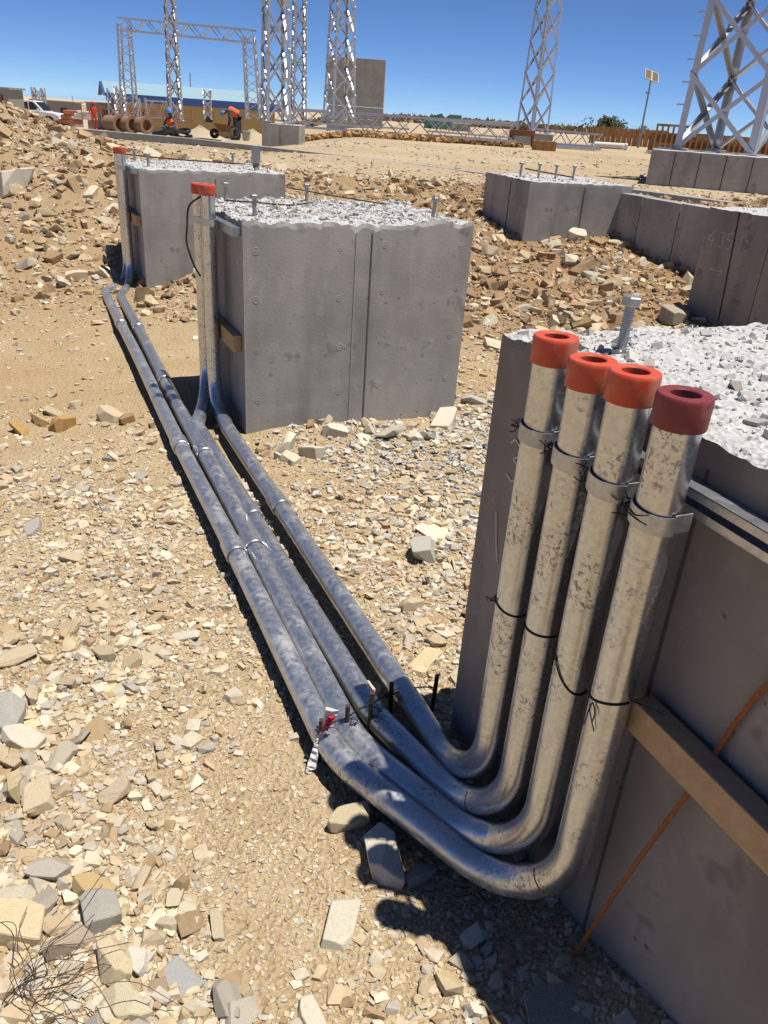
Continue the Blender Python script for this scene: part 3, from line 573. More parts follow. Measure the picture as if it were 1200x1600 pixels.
for k in range(4):
    a, c_ = stk[k]-Vector((0, 0, .045)), stk[k+1]-Vector((0, 0, .045)); labs = ['outermost and fourth pipe', 'tallest and its left neighbour', 'tallest and its right neighbour', 'two stakes nearest the footing']
    t = thing('tie_wire', a, ('black twisted tie wire stretched from taped stake to next one', 'black twisted tie wire left of the tallest rebar stake', 'black tie wire from the tallest stake over the second pipe', 'black twisted tie wire ending at the stake by footing corner')[k], 'wire')
    for q in range(2):
        pts = []
        for j in range(15):
            f = j/14; ph = f*26+q*math.pi; pts.append(a.lerp(c_, f)+Vector((0, .0022*math.sin(ph), .0022*math.cos(ph)+.012*math.sin(f*math.pi))))
        wire('strand', pts, .0014, 'black_wire', parent=t, n=3, seg=5)
    for q in range(3):
        r = random.Random(k*7+q); pts = [a+Vector((r.uniform(-.02, .03), r.uniform(-.02, .02), r.uniform(-.02, .02))) for _ in range(5)]; wire('strand', pts, .0012, 'black_wire', parent=t, n=5, seg=5)
tp = stk[0]; t = thing('barrier_tape', (tp.x, tp.y, tz(tp.x, tp.y)), 'torn red and white plastic tape twisted round the outermost stake', 'tape')
def ribbon(pts, wds, name, mat, dirv):
    P = catmull(pts, 6); V = []; n = len(P); F_ = []
    for j, p in enumerate(P):
        f = j/(n-1); k = f*(len(wds)-1); w0 = wds[int(k)]*(1-k % 1)+wds[min(int(k)+1, len(wds)-1)]*(k % 1); d = Vector(dirv(f)).normalized()
        cr = Vector((0, -1, 0)); V += [p-d*w0+cr*.003*math.sin(j*1.9), p+cr*.004*math.sin(j*2.3+1), p+d*w0+cr*.003*math.sin(j*1.4+2)]
    F_ = [(j*3+q, j*3+q+1, j*3+q+4, j*3+q+3) for j in range(n-1) for q in (0, 1)]
    V2_ = [v+Vector((.0004, .0012, 0)) for v in V]; m_ = len(V)
    mb = MB(); mb.add(V+V2_, F_+[tuple(i_+m_ for i_ in reversed(f)) for f in F_]+[(0, 3*0+1, m_+1, m_)]); mb.build(name, mat, t)
ribbon([tp+Vector((.012, -.012, -.015)), tp+Vector((.02, -.016, .02)), tp+Vector((.03, -.018, .055))], [.010, .014, .02], 'tape_end', 'clear_plastic', lambda f: (1, .2, -.35))
ribbon([tp+Vector((.012, -.016, -.02)), tp+Vector((.022, -.020, .012)), tp+Vector((.03, -.022, .032))], [.007, .009, .010], 'red_print', 'red_plastic', lambda f: (1, .2, -.35))
ribbon([tp+Vector((.004, -.012, -.03)), tp+Vector((-.004, -.018, -.06)), tp+Vector((-.012, -.03, -.09)), tp+Vector((-.02, -.045, -.13)), tp+Vector((-.03, -.05, -.15))], [.006, .012, .010, .013, .008], 'tape_tail', 'clear_plastic', lambda f: (1, .4*math.sin(f*9), .3*math.sin(f*6)))

# ------------------------------------------------------------------ single stones
def hit(px, py, up=0.):
    d = ray(px, py); t = .6
    while t < 60:
        p = Vector((0, 0, CAM_H))+d*t
        if p.z < tz(p.x, p.y)+up: break
        t *= 1.01
    return p
big = []
for k in range(28):
    fl = [.34, .42, .5, .62, .78][k % 5]; bm = hull_proto(k, (7, 8, 9, 6)[k % 4], fl*.9, .5, 100+k); bmesh.ops.remove_doubles(bm, verts=bm.verts, dist=.05); bmesh.ops.dissolve_limit(bm, angle_limit=R_(6), verts=bm.verts, edges=bm.edges)
    bmesh.ops.bevel(bm, geom=list(bm.edges), offset=.028, segments=1, affect='EDGES'); bmesh.ops.triangulate(bm, faces=[f for f in bm.faces if len(f.verts) > 4])
    me = bpy.data.meshes.new('stone'); bm.to_mesh(me); bm.free(); me.materials.append(M['stone']); big.append(me)
NST = [0]
def stone(x, y, s, label, group=None, shape=None, c=None, yaw=None, tilt=.25, lift=.25, flat=1., z=None, stretch=1.):
    me = big[shape if shape is not None else random.randrange(len(big))]; o = bpy.data.objects.new('stone', me); col.objects.link(o)
    zs = max(abs(v.co.z) for v in me.vertices[:8])*s*flat
    o.location = (x, y, (tz(x, y) if z is None else z)+zs*lift); o.scale = (s*stretch, s*random.uniform(.8, 1.05), s*flat)
    o.rotation_euler = (random.gauss(0, tilt), random.gauss(0, tilt), random.uniform(0, 6.28) if yaw is None else yaw)
    cc = c if c is not None else stone_cols(1)[0]; o.color = (*cc, 1); NST[0] += 1
    return tag(o, label, 'stone', group)
GREY = (.40, .39, .36); PALE = (.62, .57, .47); TAN = (.52, .44, .31); OCH = (.44, .27, .10); BRN = (.33, .21, .11)
heroes = [
 (50, 826, .052, 'flat grey stone lying alone on gravel left of the pipes', GREY, .8, 3), (112, 872, .05, 'pale pointed slab standing up among gravel left of pipes', TAN, .9, 8),
 (145, 880, .036, 'small squat stone right beside the pale pointed slab', TAN, 1, 11), (290, 995, .062, 'long cream slab lying close to the outer pipe shadow', PALE, .7, 0), (235, 1022, .055, 'cream slab lying just left of another slab by the pipes', TAN, .6, 5),
 (20, 1022, .075, 'large thick tan slab at the left edge of the photo', TAN, .9, 10), (15, 1125, .07, 'big grey stone cut by the left edge, above the rubble', GREY, 1.2, 4), (35, 1160, .062, 'blocky cream stone by the left edge below a grey one', PALE, 1, 9),
 (30, 1228, .05, 'yellowish upright stone in the rubble at left edge', (.58, .47, .27), 1.2, 14), (245, 1235, .026, 'small white diamond shaped stone on bare dirt', PALE, .8, 3), (535, 1437, .07, 'long pale slab lying on dirt below the pipe bend', (.55, .52, .43), .8, 0),
 (600, 1338, .085, 'round pale boulder half shaded under the outermost pipe', (.60, .56, .48), 1.7, 12), (545, 1280, .06, 'tan block wedged under the pipe beside the round boulder', TAN, 1.1, 9), (655, 1370, .05, 'grey stone in deep shade under the pipe bend', GREY, 1, 13),
 (660, 862, .075, 'grey angular boulder standing between the pipes and near footing', (.43, .42, .38), 1.5, 19), (690, 828, .12, 'largest flat pale slab between pipes and near footing', PALE, .35, 5), (622, 868, .045, 'tan stone touching the left of the grey angular boulder', TAN, 1, 2), (703, 882, .045, 'brown edged slab just right of the grey angular boulder', PALE, .8, 10),
 (690, 985, .055, 'white slab leaning near the shaded footing edge', PALE, .5, 5), (665, 1030, .075, 'long yellowish slab near the footing above the stakes', (.58, .49, .31), .7, 0), (640, 945, .05, 'tan wedge stone midway between pipe and near footing', TAN, 1.1, 24), (570, 1080, .06, 'cream stone seen between the first and second pipes', PALE, .9, 8),
 (448, 702, .085, 'large leaning cream stone before the middle footing', PALE, 1.4, 14), (488, 708, .07, 'squarish cream stone right of the large leaning one', PALE, 1.2, 9), (522, 672, .075, 'pale rock against the face of middle footing', PALE, 1.1, 24), (610, 672, .12, 'long layered grey slab propped against middle footing', (.46, .43, .36), .8, 0), (572, 668, .045, 'small upright stone against the middle footing joint', TAN, 1.5, 4),
 (695, 660, .11, 'big pale stone at the right foot of middle footing', PALE, 1, 19), (645, 685, .06, 'round cream stone before the layered slab', PALE, 1.1, 12), (740, 625, .09, 'grey concrete lump behind the near footing corner', GREY, 1, 7), (486, 665, .05, 'reddish brown earth clod on the rubble by middle footing', BRN, 1.4, 17),
 (33, 674, .07, 'leftmost ochre stone of the row on dirt', OCH, 1.3, 17), (62, 660, .065, 'second ochre stone of the row on dirt', (.50, .36, .18), 1.2, 22), (95, 664, .075, 'biggest rounded ochre stone of the row on dirt', OCH, 1.3, 24), (170, 652, .07, 'pale block between the ochre row and the pipes', TAN, 1.4, 9), (198, 655, .07, 'brown stone beside the pipe shadow', BRN, 1.2, 2), (85, 640, .085, 'flat brown slab behind the ochre stones', (.44, .36, .25), .6, 0), (120, 630, .06, 'pale stone behind the ochre row', TAN, 1, 3), (172, 718, .035, 'small round grey stone on gravel by the pipe shadow', (.3, .28, .24), 1.2, 12),
 (24, 285, .20, 'white boulder sticking out of the heap at far left', (.66, .62, .54), 1.4, 19), (160, 1420, .055, 'dark grey angular stone in the bottom left rubble', (.36, .35, .32), 1.2, 24), (25, 1445, .065, 'large yellowish boulder at lower left edge', (.58, .49, .32), 1.4, 19), (105, 1478, .05, 'brown grey wedge in the bottom left rubble', (.40, .33, .26), 1.2, 14), (195, 1566, .055, 'biggest pale boulder at the bottom edge, left of centre', (.56, .50, .36), 1.2, 12), (180, 1510, .045, 'yellowish upright block above the biggest bottom boulder', (.60, .51, .34), 1.5, 4), (285, 1525, .05, 'bluish grey slab near the bottom edge', (.37, .37, .37), .7, 10), (145, 1395, .05, 'ochre block above the dark grey angular stone', (.50, .37, .19), 1.2, 9),
 (215, 1500, .036, 'white small block beside a yellowish upright block', (.68, .65, .58), 1.3, 3), (880, 1570, .085, 'broad slab in the shade beside the near footing', (.33, .30, .25), .5, 5), (1050, 497, .14, 'dark rock against the left edge of right footing', (.36, .32, .27), 1.3, 24), (900, 372, .13, 'pale rock at the foot of the bolted footing', PALE, 1.2, 9), (490, 1590, .05, 'cream stone cut by the bottom edge, centre', PALE, .9, 6), (340, 1450, .04, 'tan triangular slab on bare dirt above bottom rubble', (.55, .47, .33), .8, 8)]
for (px, py, s, lab, c_, fl, sh) in heroes:
    p = hit(px, py, s*.3)
    stone(p.x, p.y, s, lab, None, sh, c_, None, .18, .35, fl, None, 1.25)
def zone(n, poly, smin, smax, label, group, wts=None, flat=(.7, 1.2), lift=.3, pw=.5):
    """stones spread over a ground polygon given by survey points"""
    P = [gp(*q[:2], q[2] if len(q) > 2 else 0.) for q in poly]; xs = [p.x for p in P]; ys = [p.y for p in P]; k = 0; tries = 0
    while k < n and tries < 20000:
        tries += 1; x = random.uniform(min(xs), max(xs)); y = random.uniform(min(ys), max(ys)); ins = False; m_ = len(P)
        for i in range(m_):
            a, c_ = P[i], P[(i+1) % m_]
            if (a.y > y) != (c_.y > y) and x < (c_.x-a.x)*(y-a.y)/(c_.y-a.y)+a.x: ins = not ins
        if not ins or inside(np.array([x]), np.array([y]))[0]: continue
        s = smin+(smax-smin)*random.random()**(1/pw)
        if near_run(np.array([x]), np.array([y]), s)[0]: continue
        cc = stone_cols(1, wts)[0]; sat = (cc[0]-cc[2])/cc[0]; f = (s-smin)/(smax-smin); fl = random.uniform(*flat)
        hue = 'greyish' if sat < .28 else 'cream' if cc[0] > .55 and sat < .42 else 'brown' if cc[0] < .45 else 'tan'
        stone(x, y, s, ('small ', 'middling ', 'large ')[min(2, int(f*3))]+hue+' '+label, group, None, cc, None, .3, lift, fl); k += 1
zone(62, [(-40, 1180), (150, 1180), (330, 1420), (420, 1640), (-40, 1640)], .026, .065, 'angular stone in the loose rubble at bottom left', 'stones in the bottom left rubble', pw=.55)
zone(26, [(-30, 950), (200, 960), (260, 1080), (140, 1200), (-30, 1200)], .026, .06, 'flat stone scattered by the left edge, halfway up', 'flat stones by the left edge', flat=(.5, .8))
zone(50, [(450, 700), (740, 660), (760, 760), (715, 1060), (640, 1050)], .018, .05, 'stone on the ground between pipes and near footing', 'stones between pipes and near footing', flat=(.5, 1.))
zone(22, [(400, 720), (400, 680), (715, 650), (740, 690), (560, 720)], .03, .07, 'stone heaped before the middle footing', 'stones before the middle footing')
zone(42, [(-20, 470), (210, 440), (215, 320, .3), (100, 250, .6), (-20, 250, .6)], .07, .17, 'angular rock on the slope of the left heap', 'rocks on the left heap', lift=.15)
zone(14, [(200, 600), (-20, 680), (-20, 600), (150, 590)], .02, .05, 'stone near the ochre row on dirt', 'stones near the ochre row')
zone(28, [(740, 380, .3), (1060, 400, .3), (1060, 520), (740, 600)], .05, .13, 'rock in the rubble right of middle footing', 'rocks right of middle footing')
# ------------------------------------------------------------------ gravel and rubble: uncountable
GS = .88
def gravel(name, n, xr, yr, smin, smax, alpha, dens, lab, wts=None, tilt=.3, sink=.08, protos=None):
    X = rng.uniform(*xr, n*6); Y = yr[0]+(yr[1]-yr[0])*rng.random(n*6)**1.25; d = dens(X, Y); k = (rng.random(n*6) < d) & ~inside(X, Y); X = X[k][:n]; Y = Y[k][:n]
    S = GS*smin*np.clip(1-rng.random(len(X))*(1-(smax/smin)**-alpha), 1e-6, 1)**(-1/alpha)
    k = ~(near_run(X, Y, S*.5) & (S > .012)); X = X[k]; Y = Y[k]; S = S[k]
    P = np.stack([X, Y, terr(X, Y)+S*sink], -1); o = scatter(name, P, S, stone_cols(len(X), wts), tilt, protos=protos)
    return tag(o, lab, 'gravel', None, 'stuff')
def g(X, Y, x, y, sx, sy): return np.exp(-(((X-x)/sx)**2+((Y-y)/sy)**2))
def d_near(X, Y):
    d = .12+.55*vnoise(X*2.2, Y*2.2)**1.5 + .9*g(X, Y, -.62, 1.15, .34, .45)+.9*g(X, Y, -.9, 2.0, .4, .35)+.9*g(X, Y, .12, 2.6, .5, .9)+.5*g(X, Y, -1.1, 3.0, .5, .5)
    d = d - 1.1*g(X, Y, -.22, 1.32, .17, .36) - .6*g(X, Y, -.48, 1.8, .14, .3) - .45*g(X, Y, -1.9, 5.2, .9, .8)-.55*g(X, Y, -1.5, 5.0, .5, 1.)
    return np.clip(d, .03, 1)
gravel('gravel', 30000, (-1.9, 1.1), (.55, 3.2), .0045, .034, 1.75, d_near, 'fine tan crushed stone covering the ground round the pipes')
gravel('gravel', 14000, (-4.2, 2.6), (3.0, 7.0), .008, .05, 1.6, d_near, 'tan gravel on the dirt floor round the middle footing')
# larger loose stones that lie thick in places
def d_big(X, Y): return np.clip(1.0*g(X, Y, -.62, .98, .30, .36)+.75*g(X, Y, -.80, 1.75, .30, .28)+.55*g(X, Y, .16, 2.5, .42, .75)+.4*g(X, Y, -1.1, 2.6, .5, .4)+.3*g(X, Y, .2, .9, .3, .2)+.07-.6*g(X, Y, -.22, 1.32, .17, .36), 0, 1)*(.25+1.1*vnoise(X*3, Y*3))
gravel('gravel', 5200, (-1.9, 1.1), (.55, 3.4), .012, .045, 1.9, d_big, 'loose angular pebbles lying thick at left and beside the pipes', None, .4, .15)
gravel('gravel', 36000, (-1.5, .8), (.6, 2.8), .0026, .012, 1.7, lambda X, Y: np.clip(.25+.7*vnoise(X*4, Y*4), 0, 1), 'fine stone grit on the dirt in the foreground', protos=tiny)
def d_slope(X, Y): return np.clip((sst(5.8, 7.2, Y+.3*heap_amp(X, Y))*(1-sst(12.4, 13.4, Y))+heap_amp(X, Y)*.8)*(.22+1.1*vnoise(X*1.1, Y*1.1)), 0, 1)
gravel('rubble', 25000, (-11.5, 6.5), (5.8, 14.2), .016, .14, 1.6, d_slope, 'broken tan rubble covering the slope and heap behind the footings', [.17, .08, .24, .05, .22, .07, .05, .12], .6)
gravel('gravel', 5000, (-22, 14), (12.5, 30), .02, .09, 2., lambda X, Y: np.clip(.25+.5*vnoise(X*.6, Y*.6)-.3*sst(14, 17, Y), .02, 1), 'sparse small stones on the flat sandy yard', protos=tiny)
def clods():
    n = 7000; X = rng.uniform(-11, 6, n*4); Y = rng.uniform(5.6, 12.6, n*4); k = (rng.random(n*4) < np.clip(sst(5.8, 6.8, Y+.2*X)*(.25+.75*sst(-.5, 1.5, X)+.5*heap_amp(X, Y))*vnoise(X*1.6+9, Y*1.6), 0, 1)) & ~inside(X, Y); X = X[k][:n]; Y = Y[k][:n]
    S = .025*rng.random(len(X))**-.4; S = np.minimum(S, .11); c_ = np.array([[.32, .215, .125]])*rng.uniform(.7, 1.35, (len(X), 1)); o = scatter('earth_clods', np.stack([X, Y, terr(X, Y)+S*.1], -1), S, c_, .7, protos=tiny); tag(o, 'brown earth clods among the rubble on the slope behind the footings', 'earth', None, 'stuff')
clods()
def d_chip(X, Y): return g(X, Y, .05, 3.85, .62, .28)+g(X, Y, .75, 4.3, .3, .5)+.5*g(X, Y, .3, 3.2, .5, .5)
def chips():
    n = 2600; X = rng.uniform(-.8, 1.4, n*5); Y = rng.uniform(2.2, 5.2, n*5); k = (rng.random(n*5) < d_chip(X, Y)) & ~inside(X, Y); X = X[k][:n]; Y = Y[k][:n]; S = .008*rng.random(len(X))**-.4; S = np.minimum(S, .03)
    c_ = np.array([[.47, .455, .425]])*rng.uniform(.65, 1.3, (len(X), 1)); o = scatter('concrete_chips', np.stack([X, Y, terr(X, Y)+S*.4], -1), S, np.clip(c_, 0, .62), .5); tag(o, 'grey broken concrete chips strewn before the middle footing', 'rubble', None, 'stuff')
chips()

# dry weed at the bottom left
p = gp(40, 1570, 0); t = thing('dry_weed', (p.x, p.y, tz(p.x, p.y)), 'leafless dry weed with thin dark stems at the bottom left corner', 'weed')
for k in range(22):
    r = random.Random(k+40); a = r.uniform(-.5, 2.4); L_ = r.uniform(.08, .26); d = Vector((math.cos(a), math.sin(a), 0)); o = Vector((p.x+r.uniform(-.05, .05), p.y+r.uniform(-.04, .04), tz(p.x, p.y)))
    wire('stem', [o, o+d*L_*.25+Vector((0, 0, L_*.32)), o+d*L_*.6+Vector((r.uniform(-.03, .03), r.uniform(-.03, .03), L_*.42)), o+d*L_+Vector((r.uniform(-.04, .04), 0, L_*r.uniform(.15, .45)))], .0009, 'dry_stem', parent=t, n=5, seg=4)
#@@BACKGROUND@@
# ------------------------------------------------------------------ yard behind: walls, towers, building
def gnd(px, py, Y): p = at(px, py, Y); return Vector((p.x, p.y, tz(p.x, p.y)))
def axes(yaw): c_, s_ = math.cos(yaw), math.sin(yaw); return (Vector((c_, s_, 0)), Vector((-s_, c_, 0)), Vector((0, 0, 1)))
def place(t, yaw):
    t.rotation_euler.z = yaw; return t
def lb(mb, name, mat, t, **k): return lbuild(mb, name, mat, t, **k)
# low ground beam along the edge of the flat yard, in cast lengths
kp = [gp(60, 197, .66), gp(150, 203, .70), gp(300, 216, .72), gp(470, 235, .74), gp(620, 252, .74), gp(750, 269, .76), gp(880, 282, .78), gp(1020, 299, .80), gp(1260, 331, .82)]
t = thing('ground_beam', kp[0], 'low concrete ground beam edging the flat yard behind the rubble', 'kerb')
for a, c_ in zip(kp[:-1], kp[1:]):
    d = (c_-a).normalized(); mb = MB(); mb.bar(a+d*.01+Vector((0, 0, -.12)), c_-d*.01+Vector((0, 0, -.12)), .22, .24); mb.build('beam_length', 'concrete_far', t, bevel=.01)
# wall of cast panels between the bolted footing and the right footing
a = gp(978, 302, .98); a = a+Vector((E_[0], E_[1], 0))*.8; c_ = a-Vector((E_[0], E_[1], 0))*3.; d = (c_-a); Lw = d.length; d.normalize(); nrm = Vector((-d.y, d.x, 0))
t = thing('low_wall', (a.x, a.y, .3), 'low concrete wall of upright panels between two footings at right', 'wall')
n = 5
for k in range(n):
    p = a+d*(Lw*(k+.5)/n); mb = MB(); mb.box((p.x, p.y, .60), (Lw/n-.012, .18, .76+.01*(k % 2)), (d, nrm, Vector((0, 0, 1)))); mb.build('wall_panel', 'concrete', t, bevel=.006)
RECTS.append((a.x, a.y, math.atan2(d.y, d.x), Lw, .2))
# tower footings
pF = at(1019, 233, 15.9); zft = pF.z
fr = rough_block('concrete_footing', 'concrete footing carrying the big steel tower at right edge', (pF.x, pF.y), -.30, 2.9, 2.9, .5, zft, 'concrete', .006, .008, 0, .12)
for u in (.42, .86, 1.3, 1.75, 2.2): joint(fr, 'front', u, .0, zft-.52, .02, .006)
pM = at(409, 192, 29.3); zm = pM.z
fm = rough_block('concrete_footing', 'far concrete footing under a tall lattice tower, behind the bent worker', (pM.x, pM.y), -.02, 1.25, 1.5, -.2, zm, 'concrete', .006, .008, 0, .1)
joint(fm, 'front', .62, .1, zm+.15, .02, .006)

def lattice(name, label, ctr, yaw, w0, w1, h, n, leg, br, group='steel lattice towers', pegs=0, grow=1., xb=True, plate=True, frac=1.):
    t = thing(name, ctr, label, 'tower', group); A = axes(yaw); ctr = Vector(ctr)
    def cn(k, f): s = (w0+(w1-w0)*f)/2; q = ((-1, -1), (1, -1), (1, 1), (-1, 1))[k % 4]; return ctr+A[0]*q[0]*s+A[1]*q[1]*s+Vector((0, 0, h*f))
    for k in range(4):
        q = ((-1, -1), (1, -1), (1, 1), (-1, 1))[k]; mb = MB(); p, e = cn(k, 0), cn(k, 1); o1 = A[0]*q[0]; o2 = A[1]*q[1]; dd = (e-p).normalized(); th = leg*.12
        mb.box((p+e)/2-o1*leg/2, (leg, th, (e-p).length), (A[0], A[1], dd)); mb.box((p+e)/2-o2*leg/2-o1*0, (th, leg, (e-p).length), (A[0], A[1], dd)); lg = mb.build('leg', 'tower_steel', t)
        if plate: mb = MB(); mb.box(p+Vector((0, 0, .012))-o1*leg*.3-o2*leg*.3, (leg*2.6, leg*2.6, .025), A); mb.build('base_plate', 'tower_steel', t)
        if pegs and k == pegs-1:
            for j in range(12): mb = MB(); c0 = cn(k, (.4+j*.38)/h); mb.tube([c0, c0+o1*.16], .012, 6); mb.build('step_peg', 'tower_steel', lg)
    hs = [0.]; st = 1.
    for j in range(n): hs.append(hs[-1]+st); st *= grow
    hs = [x/hs[-1] for x in hs]
    for j in range(n):
        for k in range(4):
            nr = ((0, -1), (1, 0), (0, 1), (-1, 0))[k]; nv = A[0]*nr[0]+A[1]*nr[1]
            for (u, v, of) in ((k, k+1, 0.), (k+1, k, br*.25)):
                if not xb and of: continue
                p, e = cn(u, hs[j]), cn(v, hs[j+1]); mb = MB(); mb.angle(p+nv*of, e+nv*of, br, br*.14, nv); mb.build('brace', 'tower_steel', t)
    return t
# big tower at the right edge
s_ = 1.62; yw = R_(-46.6); A = axes(yw); pc = at(1180, 229, 16.1); ctr = pc-A[0]*s_/2+A[1]*s_/2; ctr.z = zft+.01
lattice('lattice_tower', 'biggest steel lattice tower, cut by the right edge', ctr, yw, s_, s_*.86, 5.2, 4, .13, .085, pegs=1)
def tower(px0, px1, py, Y, w1f, h, n, label, yaw=.5, leg=.09, br=.06, **k):
    p0 = at(px0, py, Y); p1 = at(px1, py, Y); wv = (p1-p0).length; s = wv/(abs(math.cos(yaw))+abs(math.sin(yaw))); c_ = (p0+p1)/2
    return lattice('lattice_tower', label, c_, yaw, s, s*w1f, h, n, leg, br, **k)
tower(806, 856, 207, 40, .55, 9.5, 8, 'slender steel lattice tower standing right of the photo centre', .62, .10, .06)
mb = MB(); q = gnd(831, 210, 40); mb.box((q.x, q.y, q.z+.2), (1.7, 1.7, .62)); tag(mb.build('concrete_footing', 'concrete_far', None, bevel=.02), 'small concrete footing under the slender tower right of centre', 'concrete footing')
tower(405, 456, 190, 30, .70, 6.5, 6, 'tall steel lattice tower on a footing behind the bent worker', .42, .10, .06)
tower(452, 480, 190, 46, .66, 9.5, 9, 'thin lattice tower just right of the tower behind the worker', .35, .09, .055)
tower(503, 556, 190, 42, .42, 10.5, 9, 'tapering lattice tower in front of the tall grey slab', .5, .10, .06)
tower(261, 288, 188, 58, .52, 11.5, 9, 'lattice tower crossing in front of the steel gantry', .5, .12, .075)
# gantry
g0, g1 = at(203, 182, 72), at(397, 186, 66); gt0, gt1 = at(194, 38, 72), at(389, 57, 66)
t = thing('lattice_gantry', (g0.x, g0.y, g0.z), 'steel gantry of two lattice legs joined by a lattice beam', 'gantry')
def truss(t, p, q, w0, w1, n, leg, br, mat='tower_steel'):
    p = Vector(p); q = Vector(q); d = (q-p).normalized(); u = Vector((0, 0, 1)) if abs(d.z) < .8 else Vector((1, 0, 0)); a = u.cross(d).normalized(); b_ = d.cross(a)
    def cn(k, f): s = (w0+(w1-w0)*f)/2; z = ((-1, -1), (1, -1), (1, 1), (-1, 1))[k % 4]; return p.lerp(q, f)+a*z[0]*s+b_*z[1]*s
    for k in range(4): mb = MB(); mb.bar(cn(k, 0), cn(k, 1), leg, leg); mb.build('chord', mat, t)
    for j in range(n):
        for k in range(4):
            u_, v_ = (k, k+1) if j % 2 else (k+1, k); mb = MB(); mb.bar(cn(u_, j/n), cn(v_, (j+1)/n), br, br*.5); mb.build('brace', mat, t)
truss(t, g0, gt0, 1.05, .8, 11, .12, .08); truss(t, g1, gt1, 1.0, .75, 10, .11, .08); truss(t, gt0+Vector((-.3, 0, 0)), gt1+Vector((.3, 0, 0)), .8, .8, 12, .11, .075)
# tall slab of precast panels
p0, p1 = at(511, 186, 55), at(598, 186, 55); w_ = (p1-p0).length; t = thing('concrete_slab_wall', (p0.x, 55, .6), 'tall free-standing grey slab wall behind the lattice towers', 'wall'); zt_ = at(510, 87, 55).z; zz = .3
for k, f in enumerate((.22, .38, 1.)):
    z1 = .3+(zt_-.3)*f; mb = MB(); mb.box((p0.x+w_/2, 55+.02*k, (zz+z1)/2), (w_, .45, z1-zz-.02), axes(-.03)); mb.build('wall_panel', 'concrete_far', t, bevel=.02); zz = z1
mb = MB(); mb.box((p0.x+w_/2, 54.72, .3+(zt_-.3)*.25), (w_*.98, .04, .05), axes(-.03)); mb.build('form_joint', 'joint_pale', t)
# building
Yb = 95; q0 = at(172, 147, Yb); q1 = at(445, 168, Yb); zb = tz(q0.x, Yb)-.1; Lb = (q1-q0).length; yawb = .40; ez = q0.z+.05; rz = at(180, 127, Yb+4).z; Db = 9.
t = thing('site_building', (q0.x, Yb, zb), 'long ochre building with pale blue roof and dark blue fascia', 'building'); place(t, yawb); E0 = ez-zb; Rz = rz-zb
mb = MB(); mb.box((Lb/2, Db/2, E0/2), (Lb-1.2, Db-1.2, E0)); lb(mb, 'wall', 'wall_ochre', t)
for x in (.62,): mb = MB(); mb.prism([(.7, E0-.1), (Db-.7, E0-.1), (Db/2, Rz-.25)], -.1, .1, (Vector((0, 1, 0)), Vector((1, 0, 0)), Vector((0, 0, 1))), (x, 0, 0)); lb(mb, 'gable', 'wall_ochre', t)
rf = None
for sg in (0, 1):
    mb = MB(); y0, z0 = (-.35, E0-.05) if sg == 0 else (Db+.35, E0-.05); mb.add([(-.5, y0, z0), (Lb+.5, y0, z0), (Lb+.5, Db/2, Rz), (-.5, Db/2, Rz), (-.5, y0, z0-.1), (Lb+.5, y0, z0-.1), (Lb+.5, Db/2, Rz-.1), (-.5, Db/2, Rz-.1)], [(0, 1, 2, 3), (7, 6, 5, 4), (0, 4, 5, 1), (3, 2, 6, 7), (0, 3, 7, 4), (1, 5, 6, 2)]); lb(mb, 'roof_slope', 'roof_blue', t)
mb = MB(); mb.box((Lb/2, -.42, E0-.30), (Lb+1.0, .08, .75)); lb(mb, 'fascia', 'fascia_blue', t)
for sg in (-1, 1): mb = MB(); mb.bar((-.54, Db/2+sg*(Db/2+.35), E0-.2), (-.54, Db/2, Rz-.1), .06, .4, (1, 0, 0)); lb(mb, 'barge_board', 'fascia_blue', t)
mb = MB(); mb.tube([(9.3, Db/2, Rz-.1), (9.3, Db/2, Rz+1.5)], .06, 6); lb(mb, 'roof_pipe', 'pole_grey', t)
for px, w_, hh, zc in ((208, 1.3, 2.0, 1.2), (302, .9, .9, 1.9), (341, 1.1, 2.2, 1.2), (250, 1., 1., 1.9)):
    x = (at(px, 160, Yb).x-q0.x)*1.18; mb = MB(); mb.box((x, .6, zc), (w_, .12, hh)); wn = lb(mb, 'window' if hh < 1.5 else 'door', 'window_dark', t); mb = MB()
    for (dx, dz, ww, h2) in ((0, hh/2, w_+.2, .1), (0, -hh/2, w_+.2, .1), (w_/2, 0, .1, hh), (-w_/2, 0, .1, hh)): mb.box((x+dx, .52, zc+dz), (ww, .06, h2))
    o = mb.build('frame', 'wall_ochre', None); o.parent = wn
# low grey sheds at left
def box_thing(name, mat, c_, dims, yaw, label, cat, parts=()):
    t = thing(name, (c_[0], c_[1], c_[2]), label, cat); place(t, yaw); mb = MB(); mb.box((0, 0, dims[2]/2), dims); lb(mb, 'body', mat, t, bevel=.02)
    for (nm, mt, c2, d2) in parts: mb = MB(); mb.box(c2, d2); lb(mb, nm, mt, t)
    return t
q = at(90, 172, 110); zg = tz(q.x, 110); hh = at(90, 159, 110).z-zg
box_thing('site_cabin', 'container_grey', (q.x, 110, zg), (5.2, 3, hh), .05, 'low grey site cabin behind the white pickup', 'cabin', [('roof', 'container_grey', (0, 0, hh+.06), (5.6, 3.4, .14)), ('window', 'window_dark', (-1., -1.51, hh-.9), (1, .05, .7)), ('door', 'window_dark', (1.3, -1.51, hh/2-.2), (.8, .05, 1.9)), ('mast', 'pole_grey', (2., 0, hh+.4), (.05, .05, .8))])
q = at(6, 150, 60); zg = tz(q.x, 60); hh = at(6, 139, 60).z-zg
box_thing('site_cabin', 'container_grey', (q.x, 60, zg), (1.6, 3, hh), .1, 'grey cabin roof showing above the heap at far left', 'cabin', [('roof', 'container_grey', (0, 0, hh+.05), (1.9, 3.3, .12)), ('window', 'window_dark', (.1, -1.51, hh-.6), (.7, .05, .5))])
